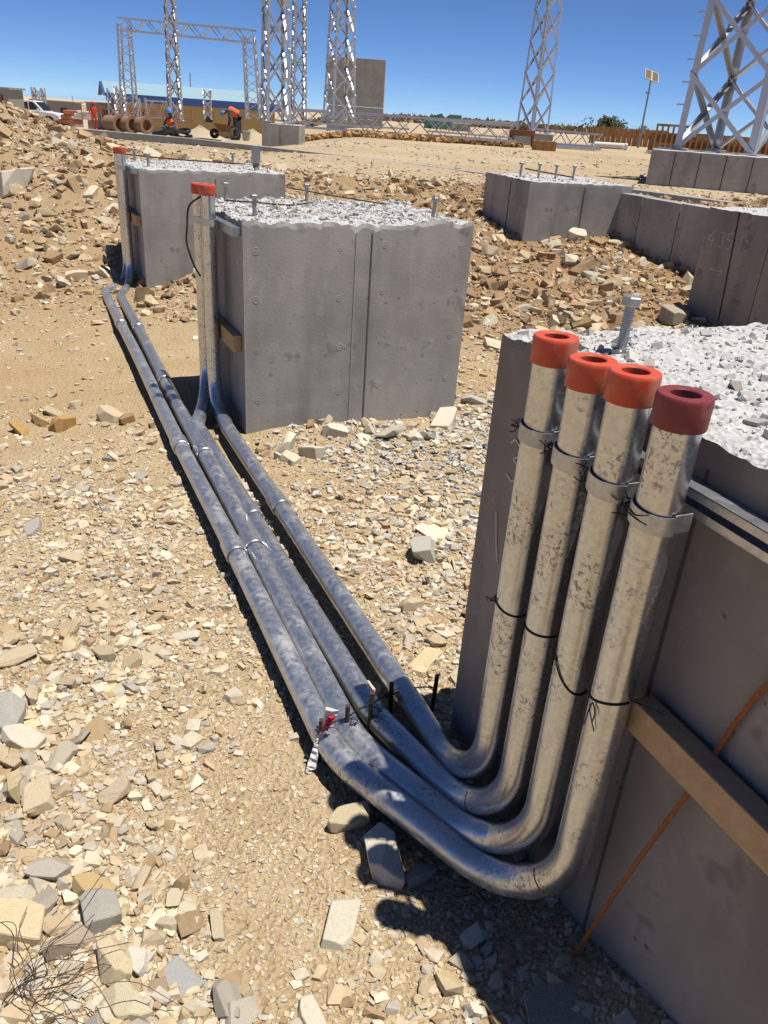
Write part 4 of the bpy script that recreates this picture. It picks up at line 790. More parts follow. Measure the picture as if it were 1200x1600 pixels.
q = at(163, 165, 100); zg = tz(q.x, 100); hh = at(160, 162, 100).z-zg
box_thing('site_cabin', 'container_grey', (q.x, 100, zg), (3.2, 3, hh), .05, 'small grey shed left of the blue roofed building', 'cabin', [('roof', 'container_grey', (0, 0, hh+.05), (3.5, 3.3, .12)), ('door', 'window_dark', (.6, -1.51, hh/2-.2), (.9, .05, 1.9))])
# upright lattice sections standing in the yard
def short_lattice(px, py, Y, w_, h_, label, yaw=.3, leg=.1, br=.07, n=2):
    p = at(px, py, Y); return lattice('tower_section', label, p, yaw, w_, w_, h_, n, leg, br, group='spare tower sections', plate=False)
q = at(62, 158, 78); short_lattice(62, 162, 78, .95, 1.25, 'square lattice section standing behind the white pickup', .1, .14, .1, 1)
short_lattice(178, 185, 66, .7, 2.0, 'leftmost short lattice section before the ochre building', .3)
short_lattice(190, 186, 64, .7, 2.1, 'short lattice section right beside the gantry leg', .6)
short_lattice(325, 186, 52, .45, 1.55, 'short upright lattice cage before the ochre building', .3, .08, .05, 3)
for k, (px, py) in enumerate(((221, 184), (230, 183))):
    p = at(px, py, 56); e = at(px-4, py-30, 56); t = thing('steel_angle', p, ('left', 'right')[k]+' one of two pale steel angles leaning before the building', 'steel', 'leaning steel angles'); mb = MB(); mb.angle(p, e, .2, .02, (-.6, -1, 0)); mb.build('angle_bar', 'tower_steel', t)
t = thing('tower_section', at(247, 182, 60), 'wide lattice panel lying on edge before the ochre building', 'tower', 'spare tower sections'); truss(t, at(232, 170, 60), at(264, 172, 60), 1.0, 1.0, 3, .1, .07)
# lying lattice beams
def lying(px0, py0, Y0, px1, py1, Y1, sz, n, label):
    p, q = at(px0, py0, Y0), at(px1, py1, Y1); t = thing('lattice_beam', (p.x, p.y, p.z-sz/2), label, 'beam', 'lattice beams lying in the yard'); truss(t, p, q, sz, sz, n, .08, .06); return t
lying(445, 184, 37, 805, 207, 34, .62, 14, 'long steel lattice beam lying in front of the tall slab')
lying(430, 178, 46, 640, 192, 46, .6, 9, 'shorter lattice beam behind the long one, by the slab')
lying(835, 212, 44, 935, 221, 42, .6, 6, 'lattice beam lying right of the slender tower')
lying(670, 196, 50, 800, 206, 49, .6, 6, 'farther lattice beam partly hidden behind the long one')
for k, (px, py, l) in enumerate(((535, 213, 'left'), (575, 217, 'middle'), (625, 218, 'right'))):
    p = at(px, py-18, 37); q = at(px+34, py-16.5, 37); p.z = tz(p.x, p.y)+.09; q.z = p.z; t = thing('steel_angle', p, l+' pale steel angle lying before the long lattice beam', 'steel', 'steel angles lying on the ground'); mb = MB(); mb.angle(p, q, .16, .02, (0, 0, 1)); mb.build('angle_bar', 'white_paint', t)
# brown trestle and timber box
p = gnd(815, 213, 36); t = thing('trestle', p, 'rusty brown work trestle standing by the slender tower', 'trestle')
mb = MB(); mb.box(p+Vector((0, 0, .52)), (1.0, .5, .22)); mb.build('top', 'rust_brown', t, bevel=.01)
for sx in (-.42, .42):
    for sy in (-1, 1): mb = MB(); mb.bar(p+Vector((sx, sy*.15, .5)), p+Vector((sx*1.25, sy*.32, -.02)), .07, .07); mb.build('leg', 'rust_brown', t)
p = gnd(851, 222, 33); t = thing('wooden_crate', p, 'closed brown crate on the sand beside the trestle', 'crate'); mb = MB(); mb.box(p+Vector((0, 0, .17)), (.82, .6, .32)); mb.build('body', 'crate_wood', t, bevel=.01)
for dx in (-.3, 0, .3): mb = MB(); mb.box(p+Vector((dx, -.305, .17)), (.08, .02, .34)); mb.build('batten', 'crate_wood', t)
p = at(930, 226, 44); q = at(976, 229, 43); t = thing('white_pipe', p, 'white plastic pipe lying on the sand before the brown boards', 'pipe'); mb = MB(); mb.tube([p, q], .14, 12); mb.build('pipe_wall', 'white_paint', t, smooth=True)
mb = MB(); d = (q-p).normalized(); mb.lathe([(.145, 0), (.155, 0), (.155, .12), (.145, .12)], 12, q, (Vector((0, 1, 0)), Vector((0, 0, 1)), d)); mb.build('socket', 'white_paint', t)
for k, (px, py, w_, lab) in enumerate(((890, 229, 1.6, 'grey steel plate lying flat left of the white pipe'), (1040, 233, .9, 'pale sheet lying on the sand right of the white pipe'))):
    p = gnd(px, py-2, 38+k*2); mb = MB(); mb.box(p+Vector((0, 0, .08)), (w_*1.6, .9, .1), axes(.1)); mb.box(p+Vector((.1, .2, .17)), (w_*1.2, .3, .06), axes(.0)); tag(mb.build('steel_plate', 'strap_steel' if not k else 'white_paint', None, bevel=.01), lab, 'plate')
# brown hoarding and slatted crates at right
p0 = at(918, 230, 58); p1 = at(1036, 237, 56); d = (p1-p0); Lh = d.length; d.normalize(); t = thing('timber_hoarding', (p0.x, p0.y, tz(p0.x, p0.y)), 'brown timber board fence behind the sand at right', 'fence')
nb = 14
for k in range(nb):
    p = p0+d*Lh*(k+.5)/nb; zz = tz(p.x, p.y); mb = MB(); mb.bar((p.x, p.y, zz-.05), (p.x, p.y, zz+.98+.05*random.random()), .05, Lh/nb-.03, (1, 0, 0)); o = mb.build('board', 'crate_wood', t)
for k in range(4): p = p0+d*Lh*(k+.1)/3.3; zz = tz(p.x, p.y); mb = MB(); mb.box((p.x, p.y-.1, zz+.5), (.09, .09, 1.15)); mb.build('post', 'crate_wood', t)
def slat_crate(px, py, Y, w_, h_, label, dp=1.2):
    p = gnd(px, py, Y); t = thing('slatted_crate', p, label, 'crate', 'slatted timber crates'); n = int(w_/.22)
    for k in range(n+1): mb = MB(); mb.box(p+Vector((-w_/2+w_*k/n, 0, h_/2)), (.08, .06, h_)); mb.build('slat', 'crate_wood', t)
    for z in (.08, h_*.35, h_*.68, h_-.05): mb = MB(); mb.box(p+Vector((0, .05, z)), (w_, .05, .1)); mb.build('rail', 'crate_wood', t)
    mb = MB(); mb.box(p+Vector((0, dp/2+.1, h_*.35)), (w_*.92, dp*.8, h_*.66)); mb.build('load', 'rust_brown', t)
slat_crate(1047, 230, 40, 1.5, 1.25, 'leftmost slatted timber crate beyond the right footing'); slat_crate(1095, 232, 38, 1.5, .95, 'second slatted crate, seen between the big tower legs'); slat_crate(1150, 236, 36, 1.6, .95, 'slatted crate behind the big tower, near the right edge'); slat_crate(1205, 239, 36, 1.5, 1.0, 'slatted crate cut off by the right edge')
# solar street light
p = at(1001, 210, 52); p.z = tz(p.x, p.y); tp_ = at(1012, 122, 52); t = thing('solar_street_light', p, 'solar street light on a thin pole against the sky', 'street light')
mb = MB(); mb.tube([p, (p.x, p.y, tp_.z)], [.07, .045], 10); mb.build('pole', 'pole_grey', t, smooth=True); h_ = tp_.z; ax = (Vector((.97, .05, -.24)).normalized(), Vector((.1, .78, .62)).normalized(), None); ax = (ax[0], (ax[1]-ax[0]*ax[1].dot(ax[0])).normalized(), None); ax = (ax[0], ax[1], ax[0].cross(ax[1]))
for sx in (-.21, .21):
    mb = MB(); c_ = Vector((p.x, p.y, h_+.12))+ax[0]*sx; mb.box(c_, (.40, .80, .04), ax); pn = mb.build('solar_panel', 'panel_cell', t)
    mb = MB()
    for y_ in (-.40, .40): mb.box(c_+ax[1]*y_, (.41, .03, .055), ax)
    for x_ in (-.195, .195): mb.box(c_+ax[0]*x_, (.03, .80, .055), ax)
    mb.build('frame', 'pole_grey', pn)
mb = MB(); mb.box((p.x-.1, p.y-.25, h_-.75), (.16, .5, .09)); mb.build('lamp_head', 'pole_grey', t, bevel=.02); mb = MB(); mb.box((p.x+.1, p.y-.03, p.z+1.0), (.22, .2, .42)); mb.build('battery_box', 'pole_grey', t, bevel=.02)
# green machine, white tank, dark heap, culverts, mesh fence
p = at(692, 196, 75); t = thing('site_machine', (p.x, p.y, tz(p.x, p.y)), 'faded green machine behind the lattice beams', 'machine'); zz = at(690, 186, 75).z
mb = MB(); mb.box((p.x, p.y, zz-.5), (3.2, 1.8, .9)); mb.build('body', 'machine_green', t, bevel=.1); mb = MB(); mb.box((p.x+1., p.y, zz+.15), (1.0, 1.6, .5)); mb.build('cab', 'machine_green', t, bevel=.06)
mb = MB(); mb.bar((p.x-1.5, p.y, zz-.1), (p.x-.1, p.y, zz+.35), .2, .2); mb.build('boom', 'machine_green', t)
for sx in (-1, 1): mb = MB(); mb.lathe([(.001, -.2), (.45, -.2), (.5, -.1), (.5, .1), (.45, .2), (.001, .2)], 14, (p.x+sx, p.y-1, zz-1.1), (Vector((1, 0, 0)), Vector((0, 0, 1)), Vector((0, -1, 0)))); mb.build('wheel', 'tyre', t, smooth=True)
p = at(720, 206, 70); zz = at(720, 190, 70).z; t = thing('water_tank', (p.x, p.y, tz(p.x, p.y)), 'white topped tank behind the lattice beams', 'tank'); mb = MB(); mb.box((p.x, p.y, zz-.55), (1.4, 1.2, .8)); mb.build('body', 'container_grey', t, bevel=.05); mb = MB(); mb.box((p.x, p.y, zz-.08), (1.45, 1.25, .16)); mb.build('lid', 'white_paint', t, bevel=.04)
mb = MB(); mb.box((p.x, p.y, zz-1.2), (1.1, 1., .5)); mb.build('stand', 'pole_grey', t)
for k, (px, py, lab) in enumerate(((178, 196, 'leftmost brown concrete culvert pipe behind the heap'), (198, 197, 'middle brown concrete culvert pipe behind the heap'), (220, 198, 'rightmost brown culvert pipe, its dark open end showing'))):
    p = at(px, py-3, 44); t = thing('culvert_pipe', p-Vector((0, 0, .33)), lab, 'culvert', 'culvert pipes behind the heap'); d = Vector((.80, -.55, 0)).normalized(); ax = (Vector((d.y, -d.x, 0)), Vector((0, 0, 1)), d)
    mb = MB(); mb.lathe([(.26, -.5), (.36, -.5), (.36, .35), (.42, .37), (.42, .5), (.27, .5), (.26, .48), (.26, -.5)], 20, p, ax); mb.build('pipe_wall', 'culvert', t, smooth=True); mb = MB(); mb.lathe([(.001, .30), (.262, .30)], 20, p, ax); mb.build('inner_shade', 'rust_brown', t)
t = thing('mesh_fence', gnd(150, 180, 50), 'torn orange mesh fence behind the culvert pipes', 'fence'); pp = [at(x, y, 50) for x, y in ((128, 180), (158, 182), (190, 184), (222, 185), (255, 186), (300, 187))]
for a, c_ in zip(pp[:-1], pp[1:]):
    mb = MB(); a2 = a-Vector((0, 0, .15)); 
    for k in range(6): mb.bar(a2+Vector((0, 0, .13*k)), c_+Vector((0, 0, -.15+.13*k)), .012, .022)
    d = c_-a
    for k in range(9): q = a+d*k/9; mb.bar(q+Vector((0, 0, -.18)), q+Vector((0, 0, .52)), .022, .012)
    mb.build('mesh_panel', 'mesh_orange', t)
for a in pp: mb = MB(); mb.tube([a+Vector((0, 0, -.4)), a+Vector((0, 0, .6))], .03, 6); mb.build('post', 'crate_wood', t)
t = thing('pipe_coil', gnd(268, 203, 31), 'black heap of coiled plastic pipe on the sand', 'pipe'); c_ = t.location
for k in range(7):
    mb = MB(); r0 = random.Random(k); ce = c_+Vector((r0.uniform(-.35, .35), r0.uniform(-.2, .2), .05+.05*k)); rr = r0.uniform(.28, .42); mb.tube([ce+Vector((rr*1.2*math.cos(a), rr*math.sin(a), .05*math.sin(a*2+k))) for a in [2*math.pi*j/22 for j in range(23)]], .045, 7); mb.build('coil', 'black_pipe', t, smooth=True)
for k, (px, py, q1x, q1y, lab) in enumerate(((292, 207, 345, 216, 'black pipe lying from the coil to the worker'), (232, 199, 250, 203, 'short grey pipe lying before the culverts'))):
    a = gp(px, py, .30); c_ = gp(q1x, q1y, .30); a.z = tz(a.x, a.y)+.06; c_.z = tz(c_.x, c_.y)+.06; mb = MB(); mb.tube(catmull([a, a.lerp(c_, .5)+Vector((0, .1, .02)), c_], 6), .05, 8); tag(mb.build('black_pipe', 'black_pipe' if not k else 'strap_steel', None, smooth=True), lab, 'pipe')
# small spoil heaps beyond
def mound(px, py, Y, r, h_, label):
    p = gnd(px, py, Y); bm = bmesh.new(); n = 18; V = []; F_ = []
    for j in range(8):
        f = j/7
        for k in range(n): a = 2*math.pi*k/n; rr = r*f*(1+.25*(float(vnoise(math.cos(a)*2+px, math.sin(a)*2+py))-.5)); V.append((p.x+rr*1.4*math.cos(a), p.y+rr*math.sin(a), p.z-.1+h_*(1-f)**1.15*(1+.3*(float(vnoise(k*.8+px, j*.9))-.5))))
    F_ = [(j*n+k, j*n+(k+1) % n, (j+1)*n+(k+1) % n, (j+1)*n+k) for j in range(7) for k in range(n)]; mb = MB(); mb.add(V, F_); bm.free(); o = mb.build('spoil_heap', 'soil', None, smooth=True); tag(o, label, 'heap')
mound(312, 190, 46, 1.5, .75, 'small sandy heap left of the bent worker'); mound(395, 192, 40, 1.2, .7, 'pale gravel heap right of the bent worker')
# people
def figure(name, label, joints, edges, loc, yaw, sc, mats, parts):
    t = thing(name, loc, label, 'person'); place(t, yaw)
    me = bpy.data.meshes.new('body'); keys = list(joints); me.from_pydata([Vector(joints[k][0])*sc for k in keys], [(keys.index(a), keys.index(c_)) for a, c_ in edges], [])
    o = bpy.data.objects.new('body', me); col.objects.link(o); m_ = o.modifiers.new('s', 'SKIN'); 
    for i_, k in enumerate(keys):
        sv = me.skin_vertices[0].data[i_]; r = joints[k][1]*sc; sv.radius = (r, r) if not isinstance(joints[k][1], tuple) else r; sv.use_root = (k == 'pelvis')
    o.modifiers.new('d', 'SUBSURF').levels = 2; bpy.context.view_layer.update(); ev = o.evaluated_get(bpy.context.evaluated_depsgraph_get()); m2 = bpy.data.meshes.new_from_object(ev); o.modifiers.clear(); o.data = m2
    m2.materials.clear()
    for q in mats: m2.materials.append(M[q[0]])
    for p in m2.polygons:
        p.use_smooth = True
        for i_, q in enumerate(mats[1:]):
            for k in q[1]:
                if (p.center-Vector(joints[k][0])*sc).length < q[2]*sc: p.material_index = i_+1
    o.parent = t
    for (nm, mt, mb, sm) in parts: mb.v = [tuple(Vector(v)*sc) for v in mb.v]; lb(mb, nm, mt, t, smooth=sm)
    return t
def dome(c_, r, ax=None, brim=True):
    mb = MB(); pr = [(.001, r*.95), (r*.5, r*.85), (r*.85, r*.5), (r, .05*r), (r*1.03, -.1*r)]+([(r*1.28, -.16*r), (r*1.28, -.2*r), (r*.9, -.16*r)] if brim else []); mb.lathe(pr, 16, c_, ax); return mb
wl = at(371, 219, 37); z_w = wl.z; 
J = dict(pelvis=((.10, 0, .93), .15), belly=((-.06, 0, 1.06), .145), chest=((-.28, 0, 1.15), .155), neck=((-.43, 0, 1.13), .065), head=((-.52, 0, 1.05), .085), headt=((-.60, 0, .96), .075),
 hl=((.10, .10, .88), .11), kl=((.05, .12, .50), .075), al=((.12, .12, .10), .055), tl=((-.06, .13, .04), .045), hr=((.10, -.10, .88), .11), kr=((-.02, -.13, .50), .075), ar=((.0, -.13, .10), .055), tr=((-.18, -.14, .04), .045),
 sl=((-.33, .18, 1.10), .07), el=((-.30, .22, .80), .05), wl=((-.36, .18, .56), .036), gl=((-.38, .17, .48), .042), sr=((-.33, -.18, 1.10), .07), er=((-.27, -.22, .80), .05), wr=((-.35, -.18, .56), .036), gr=((-.38, -.17, .48), .042))
ED = [('pelvis', 'belly'), ('belly', 'chest'), ('chest', 'neck'), ('neck', 'head'), ('head', 'headt'), ('pelvis', 'hl'), ('hl', 'kl'), ('kl', 'al'), ('al', 'tl'), ('pelvis', 'hr'), ('hr', 'kr'), ('kr', 'ar'), ('ar', 'tr'), ('chest', 'sl'), ('sl', 'el'), ('el', 'wl'), ('wl', 'gl'), ('chest', 'sr'), ('sr', 'er'), ('er', 'wr'), ('wr', 'gr')]
ve = MB(); dv = Vector((-.9, 0, .36)).normalized(); up_ = Vector((.36, 0, .9)).normalized(); pr = [(.150, -.02), (.160, .10), (.168, .24), (.165, .34), (.11, .42)]
for r0, z0 in [(0, 0)]: ve.lathe(pr, 20, (.03, 0, 1.0), (Vector((0, 1.12, 0)), up_*.98, dv))
hx = dome((-.585, 0, 1.0), .125, (Vector((0, 1, 0)), Vector((.62, 0, .78)), Vector((-.78, 0, .35)).normalized()))
face = MB(); face.lathe([(.001, .02), (.018, .0), (.001, -.02)], 8, (-.60, 0, .92), None)
bt = MB(); bt.box((-.03, .13, .05), (.28, .11, .10)); bt2 = MB(); bt2.box((-.14, -.14, .05), (.28, .11, .10))
figure('person', 'person in orange vest and blue helmet bending over in the yard', J, ED, (wl.x, wl.y, z_w), .25, 1.0, [('coverall',), ('skin', ('head', 'headt', 'neck'), .10), ('glove', ('gl', 'gr'), .075)], [('vest', 'orange_vest', ve, True), ('helmet', 'helmet_blue', hx, True), ('nose', 'skin', face, True), ('boot', 'black_pipe', bt, False), ('boot', 'black_pipe', bt2, False)])
J2 = dict(pelvis=((0, 0, .95), .14), belly=((0, 0, 1.12), .13), chest=((0, 0, 1.36), .15), neck=((0, 0, 1.52), .06), head=((0, -.01, 1.63), .085), headt=((0, -.02, 1.73), .075), hl=((.1, 0, .9), .1), kl=((.11, -.02, .5), .075), al=((.11, 0, .1), .055), tl=((.12, -.14, .04), .045), hr=((-.1, 0, .9), .1), kr=((-.12, -.04, .5), .075), ar=((-.13, 0, .1), .055), tr=((-.15, -.14, .04), .045), sl=((.19, 0, 1.42), .07), el=((.26, -.03, 1.14), .05), wl=((.22, -.14, .92), .036), gl=((.21, -.18, .86), .042), sr=((-.19, 0, 1.42), .07), er=((-.27, -.02, 1.14), .05), wr=((-.24, -.12, .92), .036), gr=((-.23, -.16, .86), .042))
hp = dome((0, -.015, 1.72), .125)
vp = MB(); vp.lathe([(.165, 1.0), (.17, 1.2), (.185, 1.4), (.12, 1.5)], 18, (0, 0, 0), (Vector((1.1, 0, 0)), Vector((0, .95, 0)), Vector((0, 0, 1))))
q = at(148, 196, 62); zz = at(147, 158.5, 62).z-1.84
figure('person', 'person in red coveralls and helmet standing beyond the heap', J2, ED, (q.x, q.y, zz), .3, 1.0, [('red_coverall',), ('skin', ('head', 'neck'), .10), ('skin', ('gl', 'gr'), .07)], [('vest', 'red_coverall', vp, True), ('helmet', 'helmet_red', hp, True)])
q = at(272, 198, 34); J3 = {k: (Vector(v[0])*.6 if False else v[0], v[1]) for k, v in J2.items()}
J3.update(kl=((.16, -.42, .62), .075), al=((.16, -.34, .2), .055), tl=((.17, -.46, .14), .045), kr=((-.16, -.42, .62), .075), ar=((-.16, -.34, .2), .055), tr=((-.17, -.46, .14), .045), pelvis=((0, 0, .42), .14), belly=((0, -.05, .6), .13), chest=((0, -.16, .82), .15), neck=((0, -.2, .97), .06), head=((0, -.22, 1.06), .085), headt=((0, -.23, 1.15), .075), hl=((.1, 0, .4), .1), hr=((-.1, 0, .4), .1), sl=((.19, -.16, .88), .07), el=((.28, -.28, .66), .05), wl=((.2, -.45, .6), .036), gl=((.18, -.5, .58), .042), sr=((-.19, -.16, .88), .07), er=((-.28, -.28, .66), .05), wr=((-.2, -.45, .6), .036), gr=((-.18, -.5, .58), .042))
vp2 = MB(); vp2.lathe([(.16, .0), (.175, .2), (.19, .36), (.12, .46)], 18, (0, -.03, .5), (Vector((1.1, 0, 0)), Vector((0, .95, .3)), Vector((0, -.35, .93))))
figure('person', 'crouching person in orange vest half hidden behind the black pipe coil', J3, ED, (q.x, q.y, tz(q.x, q.y)-.14), -.4, 1.0, [('coverall',), ('skin', ('head', 'neck'), .10), ('skin', ('gl', 'gr'), .07)], [('vest', 'orange_vest', vp2, True), ('helmet', 'helmet_blue', dome((0, -.23, 1.14), .125), True)])
# wheelbarrow and bucket by the worker
wz = z_w; X0 = wl+Vector((-.55, -.05, 0)); X0.z = wz; t = thing('wheelbarrow', X0, 'brown wheelbarrow held by the bent worker', 'wheelbarrow')
mb = MB(); mb.add([X0+Vector(v) for v in ((-.42, -.28, .62), (.38, -.28, .55), (.38, .28, .55), (-.42, .28, .62), (-.18, -.18, .30), (.22, -.18, .28), (.22, .18, .28), (-.18, .18, .30))], [(0, 1, 5, 4), (1, 2, 6, 5), (2, 3, 7, 6), (3, 0, 4, 7), (4, 5, 6, 7)]); mb.build('tray', 'rust_brown', t)
mb = MB(); mb.lathe([(.05, -.04), (.17, -.05), (.2, -.03), (.2, .03), (.17, .05), (.05, .04)], 16, X0+Vector((-.42, 0, .2)), (Vector((1, 0, 0)), Vector((0, 0, 1)), Vector((0, -1, 0)))); mb.build('wheel', 'tyre', t, smooth=True)
for sy in (-.2, .2): mb = MB(); mb.tube([X0+Vector((-.42, sy*.3, .2)), X0+Vector((.1, sy, .3)), X0+Vector((.55, sy*1.3, .48))], .018, 6); mb.build('handle', 'pole_grey', t); mb = MB(); mb.tube([X0+Vector((.2, sy, .3)), X0+Vector((.24, sy, .0))], .016, 6); mb.build('leg', 'pole_grey', t)
p = wl+Vector((.40, -.1, 0)); p.z = wz; t = thing('bucket', p, 'pale grey bucket standing right behind the bent worker', 'bucket'); mb = MB(); mb.lathe([(.001, .0), (.14, .0), (.185, .36), (.20, .37), (.20, .39), (.175, .39), (.13, .03), (.001, .03)], 20, p); mb.build('body', 'bucket_grey', t, smooth=True)
mb = MB(); mb.tube([p+Vector((.19*math.cos(a), -.05-.1*math.sin(a), .37-.16*math.sin(a))) for a in [math.pi*k/10 for k in range(11)]], .006, 5); mb.build('handle', 'pole_grey', t)
# white pickup
f_ = at(103, 172, 72); r_ = at(24, 170, 72); yawp = -.08; zr = at(62, 157.5, 72).z; p = Vector((f_.x-5.2, 72, zr-1.78)); t = thing('pickup_truck', p, 'white double cab pickup parked behind the heap', 'pickup'); place(t, yawp)
lo = [(0, .55), (.05, .95), (1.75, 1.0), (3.55, 1.05), (4.75, .95), (5.15, .82), (5.2, .5), (4.75, .42), (4.62, .62), (4.4, .76), (4.1, .76), (3.88, .62), (3.78, .40), (1.55, .40), (1.45, .62), (1.23, .76), (.93, .76), (.71, .62), (.6, .42), (.05, .45)]
mb = MB(); mb.prism(lo, -.9, .9); lb(mb, 'body', 'truck_white', t, bevel=.03)
mb = MB(); mb.prism([(1.72, 1.0), (1.85, 1.70), (2.0, 1.76), (3.0, 1.76), (3.15, 1.70), (3.85, 1.04)], -.78, .78); lb(mb, 'cabin', 'truck_white', t, bevel=.03)
for sy in (-.785, .785):
    for pl_ in ([(1.92, 1.1), (2.0, 1.6), (2.55, 1.66), (2.58, 1.1)], [(2.68, 1.1), (2.66, 1.66), (3.02, 1.66), (3.55, 1.12)]): mb = MB(); mb.prism(pl_, sy-.012, sy+.012); lb(mb, 'window', 'glass_dark', t)
    for x in (1.08, 4.25):
        mb = MB(); mb.lathe([(.2, -.1), (.34, -.12), (.37, -.07), (.37, .07), (.34, .12), (.2, .1)], 20, (x, sy*1.02, .37), (Vector((1, 0, 0)), Vector((0, 0, 1)), Vector((0, -1, 0)))); wh = lb(mb, 'wheel', 'tyre', t, smooth=True); mb = MB(); mb.lathe([(.001, .09), (.1, .1), (.21, .07), (.21, -.07), (.001, -.09)], 14, (x, sy*1.02, .37), (Vector((1, 0, 0)), Vector((0, 0, 1)), Vector((0, -1, 0)))); o = mb.build('rim', 'pole_grey', None, smooth=True); o.parent = wh
    for x in (2.55, 3.4): mb = MB(); mb.box((x-.1, sy*1.155, .95), (.16, .02, .035)); lb(mb, 'door_handle', 'pole_grey', t)
    mb = MB(); mb.box((5.1, sy*.82, .76), (.14, .3, .13)); lb(mb, 'headlight', 'lamp_clear', t); mb = MB(); mb.box((.04, sy*1.05, .8), (.06, .12, .25)); lb(mb, 'tail_light', 'lamp_red', t); mb = MB(); mb.box((3.45, sy*1.2, 1.15), (.1, .18, .16)); lb(mb, 'mirror', 'truck_white', t)
mb = MB(); mb.add([(3.80, -.66, 1.10), (3.80, .66, 1.10), (3.19, .66, 1.69), (3.19, -.66, 1.69), (3.83, -.66, 1.11), (3.83, .66, 1.11), (3.22, .66, 1.70), (3.22, -.66, 1.70)], [(0, 1, 2, 3), (4, 5, 6, 7), (0, 1, 5, 4), (1, 2, 6, 5), (2, 3, 7, 6), (3, 0, 4, 7)]); lb(mb, 'windscreen', 'glass_dark', t)
mb = MB(); mb.box((5.2, 0, .52), (.12, 1.7, .2)); lb(mb, 'bumper', 'truck_white', t, bevel=.02)
# orange-red clutter beyond the pickup
for k, (px, py, w_, h_, mt, lab) in enumerate(((110, 170, 1.6, 1.1, 'mesh_orange', 'orange sheeting bundle beyond the pickup front'), (133, 172, 1.8, .7, 'white_paint', 'pale sacks stacked left of the red person'))):
    p = at(px, py, 70); t = thing('material_stack', (p.x, p.y, p.z-h_), lab, 'stack'); 
    for j in range(3): mb = MB(); mb.box((p.x+(.12*j-.1), p.y, p.z-h_*(.84-.3*j)), (w_*(1-.12*j), 1., h_*.29), axes(.06*j)); mb.build('bundle', mt, t, bevel=.05)
# bushes on the horizon
def bush(px, py, Y, w_, h_, label, mat='bush', n=420):
    p = at(px, py, Y); zz = min(tz(p.x, p.y), p.z); t = thing('bush', (p.x, p.y, zz), label, 'bush', 'bushes along the horizon'); h_ = h_+(p.z-zz); r = random.Random(int(px*7)); V = []; F_ = []; cl = [(r.uniform(-.38, .38)*w_, r.uniform(-.3, .3)*w_, h_*r.uniform(.4, .85), r.uniform(.12, .22)*w_) for _ in range(9)]
    for k in range(n):
        c_ = r.choice(cl); v = Vector((r.gauss(0, 1), r.gauss(0, 1), r.gauss(0, .8))).normalized()*c_[3]*r.uniform(.5, 1.1); q = Vector((p.x+c_[0], p.y+c_[1], zz+c_[2]))+v
        if q.z < zz+.05: q.z = zz+.1
        a = Vector((r.uniform(-1, 1), r.uniform(-1, 1), r.uniform(-1, 1))).normalized(); b_ = a.orthogonal().normalized(); s = r.uniform(.12, .28)*(h_/2.4)**.5; o = len(V); V += [q+a*s, q+b_*s*.7, q-a*s, q-b_*s*.7]; F_.append((o, o+1, o+2, o+3))
    mb = MB(); mb.add(V, F_); me = mb.build('crown', mat, t)
    mb = MB()
    for k in range(4): mb.tube([(p.x+r.uniform(-.1, .1), p.y, zz-.1), (p.x+r.uniform(-.3, .3)*w_*.5, p.y, zz+h_*.4), (p.x+r.uniform(-.38, .38)*w_, p.y+r.uniform(-.2, .2)*w_, zz+h_*.7)], [.07, .05, .02], 5)
    mb.build('trunk', 'bark', t)
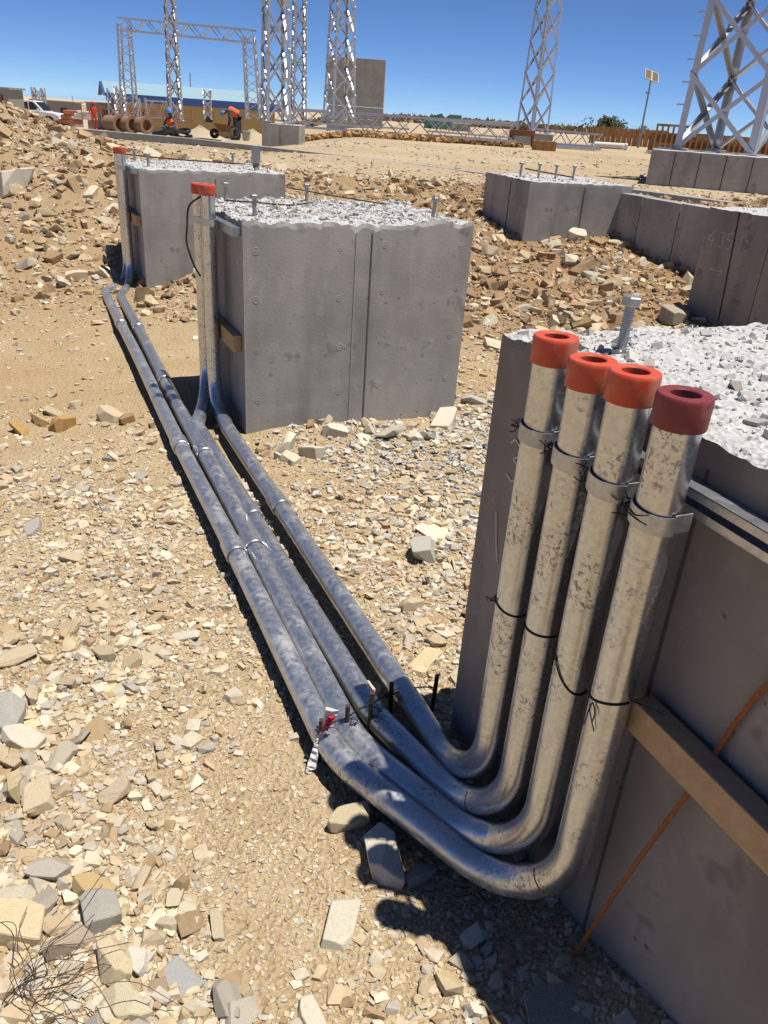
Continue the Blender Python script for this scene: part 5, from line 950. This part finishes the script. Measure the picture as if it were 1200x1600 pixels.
bl = [(915, 206, 150, 5, .8, 'low bush left of the dark round bushes on the horizon'), (935, 203, 140, 5, 1.7, 'dark round bush on the horizon, left one of a pair'), (957, 203, 140, 4.6, 1.9, 'dark round bush on the horizon, right one of a pair'), (985, 208, 150, 6, .6, 'low bush just left of the solar light pole'), (1016, 210, 150, 6, .7, 'low bush just right of the solar light pole'), (885, 204, 160, 6, .6, 'low scrub right of the slender tower'), (770, 197, 170, 6, .5, 'low scrub left of the slender tower'), (640, 188, 170, 7, .5, 'low scrub just right of the tall slab'), (740, 195, 165, 5, .6, 'low scrub beyond the white topped tank')]
for k, (px, py, Y, w_, h_, lab) in enumerate(bl): bush(px, py, Y, w_, h_, lab, 'bush' if k in (1, 2) else 'bush_brown', 420 if k in (1, 2) else 260)
# scrub belt along the horizon and brown spoil under the lying beams: reads as one mass
def belt():
    r = rng; n = 9000; V = np.zeros((n*4, 3)); Y = r.uniform(120, 230, n); bx = r.uniform(-.36, .62, n); X = Y*bx; Z0 = terr(X, Y); hm = (.15+.9*vnoise(X*.11, Y*.05)**1.6)*(Y/170); Z = Z0+hm*r.random(n)
    a = r.normal(size=(n, 3)); a /= np.linalg.norm(a, axis=1)[:, None]; b_ = np.cross(a, [.3, .5, .8]); b_ /= np.linalg.norm(b_, axis=1)[:, None]; S = r.uniform(.35, .9, n)[:, None]; P = np.stack([X, Y, Z], -1)
    V[0::4] = P+a*S; V[1::4] = P+b_*S*.7; V[2::4] = P-a*S; V[3::4] = P-b_*S*.7
    me = bpy.data.meshes.new('scrub'); me.from_pydata(V.tolist(), [], np.arange(n*4).reshape(-1, 4).tolist()); me.materials.append(M['bush_brown']); o = bpy.data.objects.new('scrub', me); col.objects.link(o); tag(o, 'dry brown scrub along the far edge of the site', 'scrub', None, 'stuff')
belt()
def ridge():
    pts = [(450, 203, 34.5), (520, 209, 35), (600, 214, 35.5), (680, 218, 35.5), (760, 221, 36), (800, 223, 36)]; n = 2600; P = [gnd(px, py-14, Y) for px, py, Y in pts]; X = []; Y = []
    for k in range(n):
        i = random.randrange(len(P)-1); p = P[i].lerp(P[i+1], random.random()); X.append(p.x+random.gauss(0, .2)); Y.append(p.y-1.0+random.gauss(0, .35))
    X = np.array(X); Y = np.array(Y); S = rng.uniform(.04, .13, n); c_ = np.array([[.40, .24, .11]])*rng.uniform(.7, 1.3, (n, 1)); o = scatter('earth_clods', np.stack([X, Y, terr(X, Y)+rng.random(n)*.16], -1), S, c_, .6, protos=tiny); tag(o, 'red brown earth clods heaped along the long lattice beam', 'earth', None, 'stuff')
ridge()
